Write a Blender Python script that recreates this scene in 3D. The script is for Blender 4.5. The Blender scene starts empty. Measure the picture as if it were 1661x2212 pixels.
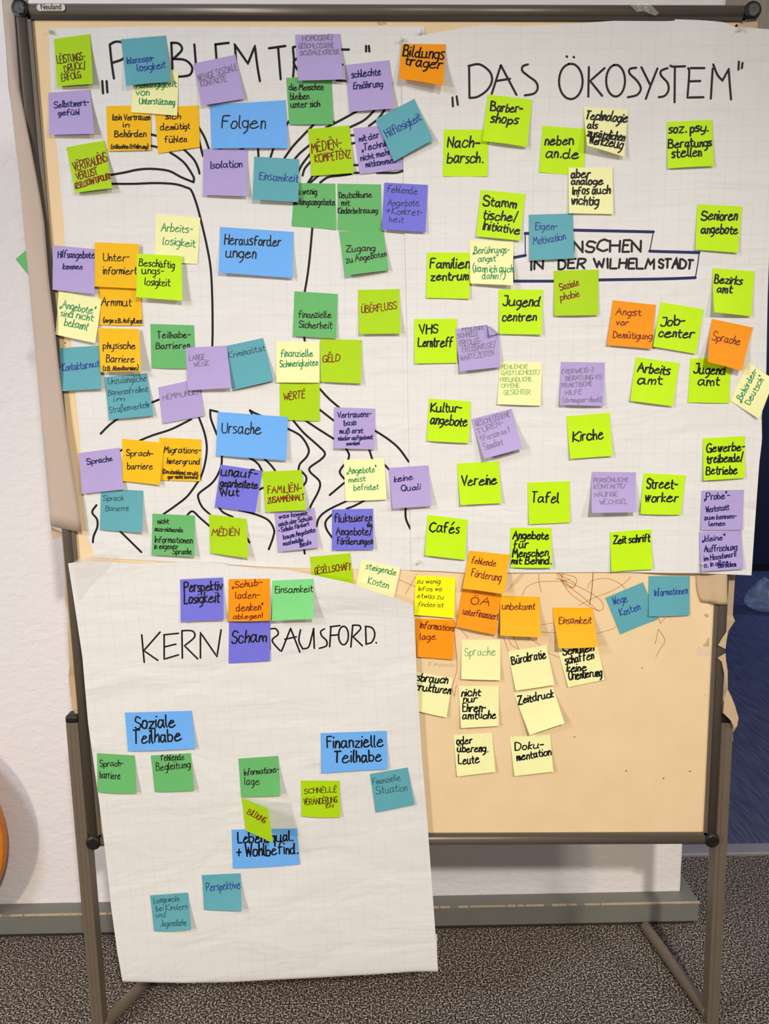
import bpy, bmesh, math, random
from mathutils import Vector, Matrix

sc = bpy.context.scene
COL = bpy.context.collection
# ------------------------------------------------------------ camera
CAM = {'M': [[0.999852, 0.009352, 0.014442], [-0.011471, 0.987935, 0.154444], [-0.012823, -0.154587, 0.987896]], 'C': [-0.0353, -1.3992, 1.3028], 'f': 1662.0}

cam = bpy.data.objects.new('camera', bpy.data.cameras.new('camera'))
COL.objects.link(cam)
m = CAM['M']; c = CAM['C']
cam.matrix_world = Matrix(((m[0][0], m[0][2], -m[0][1], c[0]), (m[1][0], m[1][2], -m[1][1], c[1]), (m[2][0], m[2][2], -m[2][1], c[2]), (0, 0, 0, 1)))
cam.data.sensor_fit = 'HORIZONTAL'
cam.data.sensor_width = 36
cam.data.lens = 36 * CAM['f'] / 1661
cam.data.clip_start = .02
sc.camera = cam
# ------------------------------------------------------------ world, lights, exposure
w = bpy.data.worlds.new('world'); sc.world = w; w.use_nodes = True
w.node_tree.nodes['Background'].inputs[0].default_value = (.84, .90, 1.0, 1)
w.node_tree.nodes['Background'].inputs[1].default_value = .16
def area(name, loc, target, size, power, col):
    l = bpy.data.lights.new(name, 'AREA'); l.shape = 'DISK'; l.size = size; l.energy = power; l.color = col
    o = bpy.data.objects.new(name, l); COL.objects.link(o); o.location = loc
    o.rotation_euler = (Vector(target) - Vector(loc)).to_track_quat('-Z', 'Y').to_euler()
    return o
area('side_lamp', (-2.9, -2.6, 1.35), (-.3, 0, .5), .20, 42, (1, .80, .56))  # warm lamp low at the left front, well below ceiling height
area('side_lamp', (2.8, -2.9, 2.9), (.3, 0, .9), .42, 38, (1, .92, .80))
area('left_wall_fill', (-2.7, -2.0, 2.7), (-1.0, .3, 1.6), .8, 52, (.72, .83, 1))  # cool fill added to brighten the left wall; no window stands there
sp = bpy.data.lights.new('ceiling_spot', 'SPOT'); sp.energy = 390; sp.spot_size = math.radians(50); sp.spot_blend = 1; sp.shadow_soft_size = .09; sp.color = (1, .94, .87)
so = bpy.data.objects.new('ceiling_spot', sp); COL.objects.link(so); so.location = (.75, -3.2, 3.05)
so.rotation_euler = (Vector((.0, 0, .27)) - so.location).to_track_quat('-Z', 'Y').to_euler()
area('far_floor_fill', (4.6, 2.4, 2.3), (2.2, 3.4, 0), 1.0, 60, (.35, .5, 1))  # unseen blue fill added to light the far floor; no window built
sc.view_settings.view_transform = 'Standard'
sc.view_settings.look = 'None'
sc.view_settings.exposure = 0.0
sc.view_settings.gamma = 1.0
sc.view_settings.use_curve_mapping = False

def smooth(a, b, t):
    t = max(0.0, min(1.0, (t - a) / (b - a)))
    return t * t * (3 - 2 * t)
def wav(x, z, s):
    return (math.sin(9 * x + 5 * z + s) + math.sin(-13 * x + 8 * z + 2.1 * s) + math.sin(21 * x + 3 * z + 3.3 * s) * .6 + math.sin(4 * x - 19 * z + s) * .6) / 3.2
def depth(s, x, z):
    # how far the named surface stands in front of the board face (metres)
    if s == 'B':
        return 0.0
    if s == 'L':
        return .0013 + .0007 * wav(x, z, 1) + .004 * smooth(.62, .52, z) * smooth(-.25, -.5, x)
    if s == 'R':
        xr = .545 + .035 * (z - .43) / 1.5 - .03
        d = .0036 + .0011 * wav(x, z, 4) + .0075 * smooth(xr - .10, xr, x)
        return d + .006 * smooth(.62, .5, z) * .4
    if s == 'K':
        d = .0100 + .0013 * wav(x, z, 7)
        d += .010 * smooth(.86, .96, z) * smooth(-.42, -.2, x)
        d += .010 * smooth(.42, .15, z)
        return d
def bil(q, u, v):
    a, b, c, d = q
    return [(a[i] * (1 - u) + b[i] * u) * (1 - v) + (d[i] * (1 - u) + c[i] * u) * v for i in range(len(a))]
def note_pt(n, u, v):
    x, z = bil(n['q'], u, v)
    s = v ** 1.6
    tl, tr, br, bl = n['l']
    h = (tl * (1 - u) + tr * u) * (1 - s) + (bl * (1 - u) + br * u) * s
    h += n['w'] * math.sin(math.pi * u) * s
    return x, depth(n['s'], x, z) + n['b'] + h, z


# ------------------------------------------------------------ materials
def lin(c):
    return tuple(((v / 255) / 12.92 if v / 255 <= .04045 else ((v / 255 + .055) / 1.055) ** 2.4) for v in c)
def nodes(name):
    mt = bpy.data.materials.new(name); mt.use_nodes = True
    nt = mt.node_tree; b = nt.nodes['Principled BSDF']
    return mt, nt, b
def mat(name, rgb, rough=.6, metal=0, bump=0, bscale=40, var=0, vscale=8, spec=.5, stretch=None, k=1.0, alpha=None):
    mt, nt, b = nodes(name)
    col = tuple(min(.93, a * k) for a in lin(rgb)) + (1,)
    b.inputs['Base Color'].default_value = col
    b.inputs['Roughness'].default_value = rough
    b.inputs['Metallic'].default_value = metal
    b.inputs['Specular IOR Level'].default_value = spec
    tc = nt.nodes.new('ShaderNodeTexCoord'); src = tc.outputs['Object']
    if stretch:
        mp = nt.nodes.new('ShaderNodeMapping'); mp.inputs['Scale'].default_value = stretch
        nt.links.new(src, mp.inputs[0]); src = mp.outputs[0]
    if var:
        n = nt.nodes.new('ShaderNodeTexNoise'); n.inputs['Scale'].default_value = vscale; n.inputs['Detail'].default_value = 4
        nt.links.new(src, n.inputs['Vector'])
        mx = nt.nodes.new('ShaderNodeMix'); mx.data_type = 'RGBA'
        mx.inputs[6].default_value = tuple(a * (1 - var) for a in col[:3]) + (1,)
        mx.inputs[7].default_value = tuple(min(.95, a * (1 + var)) for a in col[:3]) + (1,)
        nt.links.new(n.outputs['Fac'], mx.inputs[0]); nt.links.new(mx.outputs[2], b.inputs['Base Color'])
    if bump:
        n = nt.nodes.new('ShaderNodeTexNoise'); n.inputs['Scale'].default_value = bscale; n.inputs['Detail'].default_value = 5
        nt.links.new(src, n.inputs['Vector'])
        bp = nt.nodes.new('ShaderNodeBump'); bp.inputs['Strength'].default_value = bump; bp.inputs['Distance'].default_value = .004
        nt.links.new(n.outputs['Fac'], bp.inputs['Height']); nt.links.new(bp.outputs[0], b.inputs['Normal'])
    if alpha is not None:
        b.inputs['Alpha'].default_value = alpha
    return mt
def paper_mat(name, rgb, grid=True):
    # squared flip chart paper: faint grey grid, soft creases
    mt, nt, b = nodes(name); N = nt.nodes.new; K = nt.links.new
    b.inputs['Roughness'].default_value = .72; b.inputs['Specular IOR Level'].default_value = .3
    uv = N('ShaderNodeUVMap'); uv.uv_map = 'UVMap'
    sp = N('ShaderNodeSeparateXYZ'); K(uv.outputs[0], sp.inputs[0])
    ns = N('ShaderNodeTexNoise'); ns.inputs['Scale'].default_value = 9; ns.inputs['Detail'].default_value = 3
    K(uv.outputs[0], ns.inputs['Vector'])
    outs = []
    for i in (0, 1):
        a = N('ShaderNodeMath'); a.operation = 'DIVIDE'; a.inputs[1].default_value = .0253; K(sp.outputs[i], a.inputs[0])
        f = N('ShaderNodeMath'); f.operation = 'FRACT'; K(a.outputs[0], f.inputs[0])
        g = N('ShaderNodeMath'); g.operation = 'LESS_THAN'; g.inputs[1].default_value = .042; K(f.outputs[0], g.inputs[0])
        outs.append(g)
    mxm = N('ShaderNodeMath'); mxm.operation = 'MAXIMUM'; K(outs[0].outputs[0], mxm.inputs[0]); K(outs[1].outputs[0], mxm.inputs[1])
    mu = N('ShaderNodeMath'); mu.operation = 'MULTIPLY'; K(mxm.outputs[0], mu.inputs[0]); K(ns.outputs['Fac'], mu.inputs[1])
    mx = N('ShaderNodeMix'); mx.data_type = 'RGBA'
    c = lin(rgb)
    mx.inputs[6].default_value = c + (1,); mx.inputs[7].default_value = (c[0] * .83, c[1] * .84, c[2] * .86, 1)
    K(mu.outputs[0], mx.inputs[0]); K(mx.outputs[2], b.inputs['Base Color'])
    n2 = N('ShaderNodeTexNoise'); n2.inputs['Scale'].default_value = 5; n2.inputs['Detail'].default_value = 3; n2.inputs['Distortion'].default_value = .6
    mp = N('ShaderNodeMapping'); mp.inputs['Scale'].default_value = (1, 2.2, 1); K(uv.outputs[0], mp.inputs[0]); K(mp.outputs[0], n2.inputs['Vector'])
    bp = N('ShaderNodeBump'); bp.inputs['Strength'].default_value = .55; bp.inputs['Distance'].default_value = .012
    K(n2.outputs['Fac'], bp.inputs['Height']); K(bp.outputs[0], b.inputs['Normal'])
    return mt
def carpet_mat():
    mt, nt, b = nodes('carpet'); N = nt.nodes.new; K = nt.links.new
    b.inputs['Roughness'].default_value = .95; b.inputs['Specular IOR Level'].default_value = .1
    tc = N('ShaderNodeTexCoord')
    v = N('ShaderNodeTexNoise'); v.inputs['Scale'].default_value = 260; v.inputs['Detail'].default_value = 2; K(tc.outputs['Object'], v.inputs['Vector'])
    r = N('ShaderNodeValToRGB'); K(v.outputs['Fac'], r.inputs[0])
    e = r.color_ramp.elements
    e[0].position = .36; e[0].color = lin((34, 30, 28)) + (1,)
    e[1].position = .66; e[1].color = lin((214, 196, 180)) + (1,)
    x = e.new(.5); x.color = lin((78, 69, 62)) + (1,)
    K(r.outputs[0], b.inputs['Base Color'])
    bp = N('ShaderNodeBump'); bp.inputs['Strength'].default_value = .8; bp.inputs['Distance'].default_value = .004
    K(v.outputs['Fac'], bp.inputs['Height']); K(bp.outputs[0], b.inputs['Normal'])
    return mt
def board_mat():
    mt, nt, b = nodes('pinboard_face'); N = nt.nodes.new; K = nt.links.new
    b.inputs['Roughness'].default_value = .7; b.inputs['Specular IOR Level'].default_value = .3
    tc = N('ShaderNodeTexCoord')
    n = N('ShaderNodeTexNoise'); n.inputs['Scale'].default_value = 14; n.inputs['Detail'].default_value = 8; K(tc.outputs['Object'], n.inputs['Vector'])
    mx = N('ShaderNodeMix'); mx.data_type = 'RGBA'
    mx.inputs[6].default_value = lin((232, 200, 152)) + (1,); mx.inputs[7].default_value = lin((244, 217, 174)) + (1,)
    K(n.outputs['Fac'], mx.inputs[0])
    # pin holes and dirt specks
    v = N('ShaderNodeTexVoronoi'); v.inputs['Scale'].default_value = 26; v.inputs['Randomness'].default_value = 1; K(tc.outputs['Object'], v.inputs['Vector'])
    lt = N('ShaderNodeMath'); lt.operation = 'LESS_THAN'; lt.inputs[1].default_value = .042; K(v.outputs['Distance'], lt.inputs[0])
    m2 = N('ShaderNodeMix'); m2.data_type = 'RGBA'; m2.inputs[7].default_value = lin((120, 85, 55)) + (1,)
    K(lt.outputs[0], m2.inputs[0]); K(mx.outputs[2], m2.inputs[6]); K(m2.outputs[2], b.inputs['Base Color'])
    bp = N('ShaderNodeBump'); bp.inputs['Strength'].default_value = .25; bp.inputs['Distance'].default_value = .002
    K(n.outputs['Fac'], bp.inputs['Height']); K(bp.outputs[0], b.inputs['Normal'])
    return mt
def wall_mat():
    mt, nt, b = nodes('rough_plaster'); N = nt.nodes.new; K = nt.links.new
    b.inputs['Base Color'].default_value = lin((240, 235, 234)) + (1,)
    b.inputs['Roughness'].default_value = .8; b.inputs['Specular IOR Level'].default_value = .25
    tc = N('ShaderNodeTexCoord'); mp = N('ShaderNodeMapping'); mp.inputs['Scale'].default_value = (1, 1, 1.7); K(tc.outputs['Object'], mp.inputs[0])
    n = N('ShaderNodeTexNoise'); n.inputs['Scale'].default_value = 42; n.inputs['Detail'].default_value = 5; n.inputs['Distortion'].default_value = .5; K(mp.outputs[0], n.inputs['Vector'])
    bp = N('ShaderNodeBump'); bp.inputs['Strength'].default_value = .38; bp.inputs['Distance'].default_value = .006
    K(n.outputs['Fac'], bp.inputs['Height']); K(bp.outputs[0], b.inputs['Normal'])
    return mt
def lino_mat():
    mt, nt, b = nodes('blue_linoleum'); N = nt.nodes.new; K = nt.links.new
    b.inputs['Roughness'].default_value = .45
    tc = N('ShaderNodeTexCoord'); mp = N('ShaderNodeMapping'); mp.inputs['Rotation'].default_value = (0, 0, .9); mp.inputs['Scale'].default_value = (150, 7, 1); K(tc.outputs['Object'], mp.inputs[0])
    n = N('ShaderNodeTexNoise'); n.inputs['Scale'].default_value = 1.2; n.inputs['Detail'].default_value = 4; K(mp.outputs[0], n.inputs['Vector'])
    r = N('ShaderNodeValToRGB'); K(n.outputs['Fac'], r.inputs[0]); e = r.color_ramp.elements
    e[0].position = .42; e[0].color = lin((66, 70, 100)) + (1,); e[1].position = .74; e[1].color = lin((112, 110, 128)) + (1,)
    K(r.outputs[0], b.inputs['Base Color'])
    return mt

KN = 1.13
NOTE_COL = {
    'L': (184, 226, 0), 'K': (164, 202, 0), 'G': (98, 172, 100), 'H': (120, 204, 124), 'T': (90, 158, 168), 'V': (170, 152, 200),
    'B': (110, 109, 206), 'O': (255, 142, 0), 'A': (255, 178, 0), 'Q': (255, 166, 0), 'S': (104, 166, 230), 'P': (236, 230, 166), 'Y': (240, 238, 0)}
NAMES = {'L': 'lime', 'K': 'yellow_green', 'G': 'green', 'H': 'light_green', 'T': 'teal', 'V': 'lilac', 'B': 'violet_blue', 'O': 'orange', 'A': 'amber', 'Q': 'amber_orange', 'S': 'sky_blue', 'P': 'pale_yellow', 'Y': 'bright_yellow'}
M = {}
for k, v in NOTE_COL.items():
    M[k] = mat(NAMES[k] + '_paper', v, .62, var=.05, vscale=60, bump=.12, bscale=25, k=KN, spec=.3)
INKS = {'ink_black': (14, 13, 14), 'ink_pen': (30, 16, 18), 'ink_thin': (22, 40, 52), 'ink_navy': (24, 24, 92), 'ink_blue': (40, 60, 148), 'ink_red': (122, 28, 6),
        'ink_brown': (84, 40, 6), 'ink_green': (38, 140, 86), 'ink_grey': (128, 116, 142), 'ink_light_green': (150, 190, 96), 'ink_crayon': (196, 128, 76)}
for k, v in INKS.items():
    M[k] = mat(k, v, .55, spec=.3)
STY = {'mk': ('ink_black', 2.8), 'bk': ('ink_black', 3.1), 'bf': ('ink_pen', 2.2), 'bp': ('ink_pen', 1.7), 'bt': ('ink_pen', 1.0), 'tt': ('ink_thin', .95), 'nv': ('ink_navy', 1.9), 'bl': ('ink_blue', 1.6),
       'rd': ('ink_red', 1.75), 'rk': ('ink_brown', 1.5), 'gn': ('ink_green', 1.6), 'gt': ('ink_green', 1.1), 'gr': ('ink_grey', 1.35), 'lg': ('ink_light_green', 1.3)}
M['sheet_a'] = paper_mat('flipchart_paper', (229, 226, 221))
M['kraft'] = mat('kraft_paper', (200, 172, 134), .8, var=.10, vscale=30, bump=.3, bscale=18)
M['kraft_grey'] = mat('kraft_paper_grey', (192, 172, 156), .8, var=.05, vscale=12, bump=.3, bscale=14)
M['board'] = board_mat()
M['alu'] = mat('brown_grey_aluminium', (114, 103, 91), .38, .35, var=.06, vscale=60, spec=.5)
M['alu_dark'] = mat('dark_groove', (48, 40, 36), .5, .3)
M['leg'] = mat('grey_brown_leg_metal', (126, 112, 95), .42, .35, var=.08, vscale=25)
M['black'] = mat('black_plastic', (20, 19, 19), .45, bump=.5, bscale=60)
M['scuff'] = mat('scuffed_plastic', (84, 82, 82), .6, var=.6, vscale=120, bump=.8, bscale=140)
M['badge'] = mat('badge_metal', (226, 218, 202), .35, .2)
M['wall'] = wall_mat()
M['trim'] = mat('grey_baseboard_paint', (121, 120, 111), .5, var=.10, vscale=18, bump=.2, bscale=30)
M['trim_edge'] = mat('worn_paint_edge', (196, 172, 138), .7, var=.3, vscale=60)
M['trim_dark'] = mat('dark_gap', (48, 40, 30), .9)
M['carpet'] = carpet_mat()
M['lino'] = lino_mat()
M['steel'] = mat('threshold_steel', (184, 178, 180), .35, .5, var=.1, vscale=40)
M['navy'] = mat('navy_cupboard', (20, 27, 48), .35)
M['orange'] = mat('orange_wood', (214, 122, 30), .45, var=.18, vscale=6, stretch=(1, 1, 9))
M['lintel'] = mat('streaked_plaster', (192, 178, 162), .5, var=.16, vscale=7, stretch=(14, 14, 1.6), bump=.7, bscale=30)
M['foil'] = mat('bright_foil', (250, 232, 205), .25, .85, bump=1, bscale=120)
def clear(name, alpha, rough, rgb=(240, 235, 225), bump=0):
    return mat(name, rgb, rough, alpha=alpha, bump=bump, bscale=50, spec=.8)
M['tape'] = clear('clear_tape', .15, .12, bump=.8)
M['pin'] = clear('clear_plastic', .55, .08)
M['bag'] = clear('clear_bag_film', .42, .1, (205, 220, 240), bump=1)

# ------------------------------------------------------------ builders
def link(name, me, material, parent=None, loc=None):
    o = bpy.data.objects.new(name, me); COL.objects.link(o)
    if material: me.materials.append(material)
    if parent is not None: o.parent = parent
    if loc is not None: o.location = loc
    return o
def tag(o, label=None, cat=None, group=None, kind=None):
    if label: o['label'] = label
    if cat: o['category'] = cat
    if group: o['group'] = group
    if kind: o['kind'] = kind
    return o
def empty(name, loc):
    o = bpy.data.objects.new(name, None); COL.objects.link(o); o.location = loc; o.empty_display_size = .05
    return o
def mesh(name, vs, fs, smooth_=False, org=None):
    me = bpy.data.meshes.new(name)
    if org is not None: vs = [(v[0] - org[0], v[1] - org[1], v[2] - org[2]) for v in vs]
    me.from_pydata(vs, [], fs); me.update()
    if smooth_:
        for p in me.polygons: p.use_smooth = True
    return me
def bmo(name, fn, material, parent=None, org=(0, 0, 0), smooth_=False, bev=0, seg=2):
    bm = bmesh.new(); fn(bm)
    if bev:
        bmesh.ops.bevel(bm, geom=[e for e in bm.edges if e.calc_face_angle(0) > .6], offset=bev, segments=seg, affect='EDGES', profile=.5)
    bmesh.ops.translate(bm, verts=bm.verts, vec=-Vector(org))
    me = bpy.data.meshes.new(name); bm.to_mesh(me); bm.free()
    if smooth_:
        for p in me.polygons: p.use_smooth = True
    return link(name, me, material, parent, None if parent is not None else org)
def box(bm, x0, x1, y0, y1, z0, z1):
    r = bmesh.ops.create_cube(bm, size=1)
    bmesh.ops.scale(bm, verts=r['verts'], vec=(x1 - x0, y1 - y0, z1 - z0))
    bmesh.ops.translate(bm, verts=r['verts'], vec=((x0 + x1) / 2, (y0 + y1) / 2, (z0 + z1) / 2))
def tube(bm, a, b, r, n=20, prof=None, up=(0, 1, 0)):
    a = Vector(a); b = Vector(b); d = (b - a).normalized(); u = Vector(up); s = d.cross(u).normalized(); u = s.cross(d)
    pr = prof or [(r * math.cos(2 * math.pi * i / n), r * math.sin(2 * math.pi * i / n)) for i in range(n)]
    rows = []
    for p in (a, b): rows.append([bm.verts.new(p + s * x + u * y) for x, y in pr])
    k = len(pr)
    for i in range(k): bm.faces.new((rows[0][i], rows[0][(i + 1) % k], rows[1][(i + 1) % k], rows[1][i]))
    bm.faces.new(rows[0][::-1]); bm.faces.new(rows[1])
    bmesh.ops.recalc_face_normals(bm, faces=bm.faces)
def prism(bm, pts, dy):
    # a polygon given by 3-D points, given thickness along y
    f = [bm.verts.new(p) for p in pts]; g = [bm.verts.new((p[0], p[1] + dy, p[2])) for p in pts]; k = len(pts)
    bm.faces.new(f); bm.faces.new(g[::-1])
    for i in range(k): bm.faces.new((f[i], g[i], g[(i + 1) % k], f[(i + 1) % k]))
    bmesh.ops.recalc_face_normals(bm, faces=bm.faces)

def thick_grid(name, vs, rows, cols, t, org):
    # front grid, back grid and a rim with vertices of its own, so that the rim stays crisp
    n = rows * cols
    V = [(v[0] - org[0], v[1] - org[1], v[2] - org[2]) for v in vs]
    fr = [(j * cols + i, (j + 1) * cols + i, (j + 1) * cols + i + 1, j * cols + i + 1) for j in range(rows - 1) for i in range(cols - 1)]
    me0 = bpy.data.meshes.new('tmp'); me0.from_pydata(V, [], fr); me0.update()
    N = [v.normal.copy() for v in me0.vertices]; bpy.data.meshes.remove(me0)
    B = [tuple(Vector(V[i]) - N[i] * t) for i in range(n)]
    bk = [tuple(n + i for i in f[::-1]) for f in fr]
    loop = [i for i in range(cols)] + [j * cols + cols - 1 for j in range(1, rows)] + [(rows - 1) * cols + i for i in range(cols - 2, -1, -1)] + [j * cols for j in range(rows - 2, 0, -1)]
    k = len(loop); W = [V[i] for i in loop] + [B[i] for i in loop]
    rm = [(2 * n + i, 2 * n + (i + 1) % k, 2 * n + k + (i + 1) % k, 2 * n + k + i) for i in range(k)]
    me = bpy.data.meshes.new(name); me.from_pydata(V + B + W, [], fr + bk + rm); me.update()
    for p in me.polygons: p.use_smooth = p.index < len(fr) + len(bk)
    return me, list(range(n)) + list(range(n)) + loop + loop

# ------------------------------------------------------------ handwriting: a single-stroke alphabet
GL = {
'a': '43 34 14 02 01 10 20 42|44 41 50', 'b': '07 00|03 24 43 42 30 10 01', 'c': '43 34 14 02 01 10 30 41', 'd': '43 24 03 01 10 30 42|47 41 50',
'e': '02 43 34 24 13 01 10 30 51', 'f': '47 27 15 10|04 34', 'g': '43 24 03 01 20 41|44 40 3w 1v', 'h': '07 00|02 24 33 30', 'i': '04 00|*06', 'j': '14 1w 0v|*16',
'k': '07 00|34 02 30', 'l': '07 01 10', 'm': '04 00|02 14 24 30|22 44 53 50', 'n': '04 00|02 14 24 33 30', 'o': '14 02 01 10 30 42 43 34 14', 'p': '04 0v|03 24 43 42 30 10 01',
'q': '43 24 03 01 10 30 41|44 4v', 'r': '04 00|02 14 34', 's': '34 14 03 22 31 20 00', 't': '16 11 20 30|04 34', 'u': '04 01 10 30 41|44 41 50', 'v': '04 20 44',
'w': '04 10 34 30 54', 'x': '04 40|44 00', 'y': '04 01 20 41|44 40 3w 1v', 'z': '04 44 00 40', 'ß': '0w 06 17 37 36 24 43 42 30 20',
'A': '00 37 60|13 53', 'B': '07 00|07 27 46 34 04|34 52 40 00', 'C': '56 37 16 04 02 11 30 51', 'D': '07 00|07 27 55 52 30 00', 'E': '47 07 00 40|04 34', 'F': '47 07 00|04 34',
'G': '56 37 16 04 02 10 40 53|33 53 50', 'H': '07 00|57 50|04 54', 'I': '17 10', 'J': '17 47 41 30 10 01', 'K': '07 00|57 03 50', 'L': '07 00 40', 'M': '00 17 33 57 60',
'N': '00 07 50 57', 'O': '27 05 02 20 40 62 65 47 27', 'P': '07 00|07 37 56 44 03', 'Q': '27 05 02 20 40 62 65 47 27|41 60', 'R': '07 00|07 37 56 44 03|23 50',
'S': '56 37 17 05 14 43 52 40 10 01', 'T': '07 57|27 20', 'U': '07 02 10 40 52 57', 'V': '07 30 57', 'W': '07 20 35 50 67', 'X': '07 50|57 00', 'Y': '07 24|57 10', 'Z': '07 57 00 50',
'1': '05 27 20', '2': '06 27 46 00 50', '-': '03 33', '.': '*10', '/': '0x 38', '(': '28 05 02 2x', ')': '08 25 22 0x', '„': '01 0x|11 1x', '“': '08 06|18 16', '?': '06 27 46 24 22|*20',
'!': '17 12|*10', '+': '03 43|25 21', '→': '03 53|35 53 31'}
for a_, b_, d_ in (('ä', 'a', '*16|*36'), ('ö', 'o', '*16|*36'), ('ü', 'u', '*16|*36'), ('Ä', 'A', '*19|*49'), ('Ö', 'O', '*29|*49'), ('Ü', 'U', '*19|*49'), ('Ë', 'E', '19 39'), ('é', 'e', '26 48')):
    GL[a_] = GL[b_] + '|' + d_
NEG = {'v': -3, 'w': -2, 'x': -1}
def num(ch): return NEG[ch] if ch in NEG else int(ch)
GP = {}
for k_, v_ in GL.items():
    st = []
    for s_ in v_.split('|'):
        if s_[0] == '*': st.append([(int(s_[1]), num(s_[2])), (int(s_[1]) + .25, num(s_[2]) + .1)])
        else: st.append([(int(t_[0]), num(t_[1])) for t_ in s_.split()])
    GP[k_] = (max(p_[0] for s_ in st for p_ in s_), st)
def spline(pts, n):
    if len(pts) < 3: return list(pts)
    T = []
    for i, p in enumerate(pts):
        a = pts[max(0, i - 1)]; b = pts[min(len(pts) - 1, i + 1)]
        v1 = (p[0] - a[0], p[1] - a[1]); v2 = (b[0] - p[0], b[1] - p[1])
        l1 = math.hypot(*v1) or 1e-9; l2 = math.hypot(*v2) or 1e-9
        cs = (v1[0] * v2[0] + v1[1] * v2[1]) / l1 / l2
        if 0 < i < len(pts) - 1 and cs < .1: T.append(None)
        else: T.append(((b[0] - a[0]) / 2, (b[1] - a[1]) / 2))
    out = [pts[0]]
    for i in range(len(pts) - 1):
        p, q = pts[i], pts[i + 1]; d = (q[0] - p[0], q[1] - p[1])
        t0 = T[i] or (d[0] * .8, d[1] * .8); t1 = T[i + 1] or (d[0] * .8, d[1] * .8)
        L = math.hypot(*d)
        def cl(t):
            l = math.hypot(*t); return t if l < L * 1.3 else (t[0] * L * 1.3 / l, t[1] * L * 1.3 / l)
        t0 = cl(t0); t1 = cl(t1)
        for j in range(1, n + 1):
            s = j / n; s2 = s * s; s3 = s2 * s
            out.append(tuple((2 * s3 - 3 * s2 + 1) * p[k] + (s3 - 2 * s2 + s) * t0[k] + (3 * s2 - 2 * s3) * q[k] + (s3 - s2) * t1[k] for k in (0, 1)))
    return out
def text_strokes(t, rnd, slant=.12, gap=1.5):
    x = 0; out = []
    for ch in t:
        if ch == ' ': x += 2.6; continue
        wd, st = GP[ch]; jy = rnd.uniform(-.35, .35); sy = rnd.uniform(.9, 1.1); sx = rnd.uniform(.84, 1.16); sl = slant + rnd.uniform(-.09, .09)
        for s in st:
            out.append([(x + px * sx + py * sl + rnd.uniform(-.12, .12), py * sy + jy + rnd.uniform(-.12, .12)) for px, py in s])
        x += wd * sx + gap
    w_ = max(x - gap, 1)
    return [[(px / w_, py / 4) for px, py in s] for s in out]
class Ink:
    def __init__(s): s.v = []; s.f = []
    def stroke(s, pts, nrm, w, rnd=None):
        P = [Vector(p) for p in pts]; n = len(P)
        if n < 2: return
        w = w * (rnd.uniform(.88, 1.12) if rnd else 1)
        base = len(s.v); sides = []
        for i in range(n):
            t = (P[min(n - 1, i + 1)] - P[max(0, i - 1)])
            if t.length < 1e-9: t = Vector((1, 0, 0))
            sd = nrm[i].cross(t.normalized()).normalized()
            s.v.append(tuple(P[i] + sd * w / 2)); s.v.append(tuple(P[i] - sd * w / 2)); sides.append(sd)
        for i in range(n - 1):
            a = base + 2 * i; s.f.append((a, a + 1, a + 3, a + 2))
        for i in range(n):
            cap = i in (0, n - 1)
            if not cap:
                a = (P[i] - P[i - 1]); b = (P[i + 1] - P[i])
                cap = a.length > 1e-9 and b.length > 1e-9 and a.angle(b) > .5
            if cap:
                u = sides[i]; v = nrm[i].cross(u); c0 = len(s.v); k = 8
                for j in range(k):
                    an = 2 * math.pi * j / k
                    s.v.append(tuple(P[i] + (u * math.cos(an) + v * math.sin(an)) * w / 2 + nrm[i] * 1e-5))
                s.f.append(tuple(range(c0, c0 + k)))
    def build(s, name, material, parent, org):
        me = bpy.data.meshes.new(name); me.from_pydata([(a[0] - org[0], a[1] - org[1], a[2] - org[2]) for a in s.v], [], s.f); me.update()
        return link(name, me, material, parent)

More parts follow.
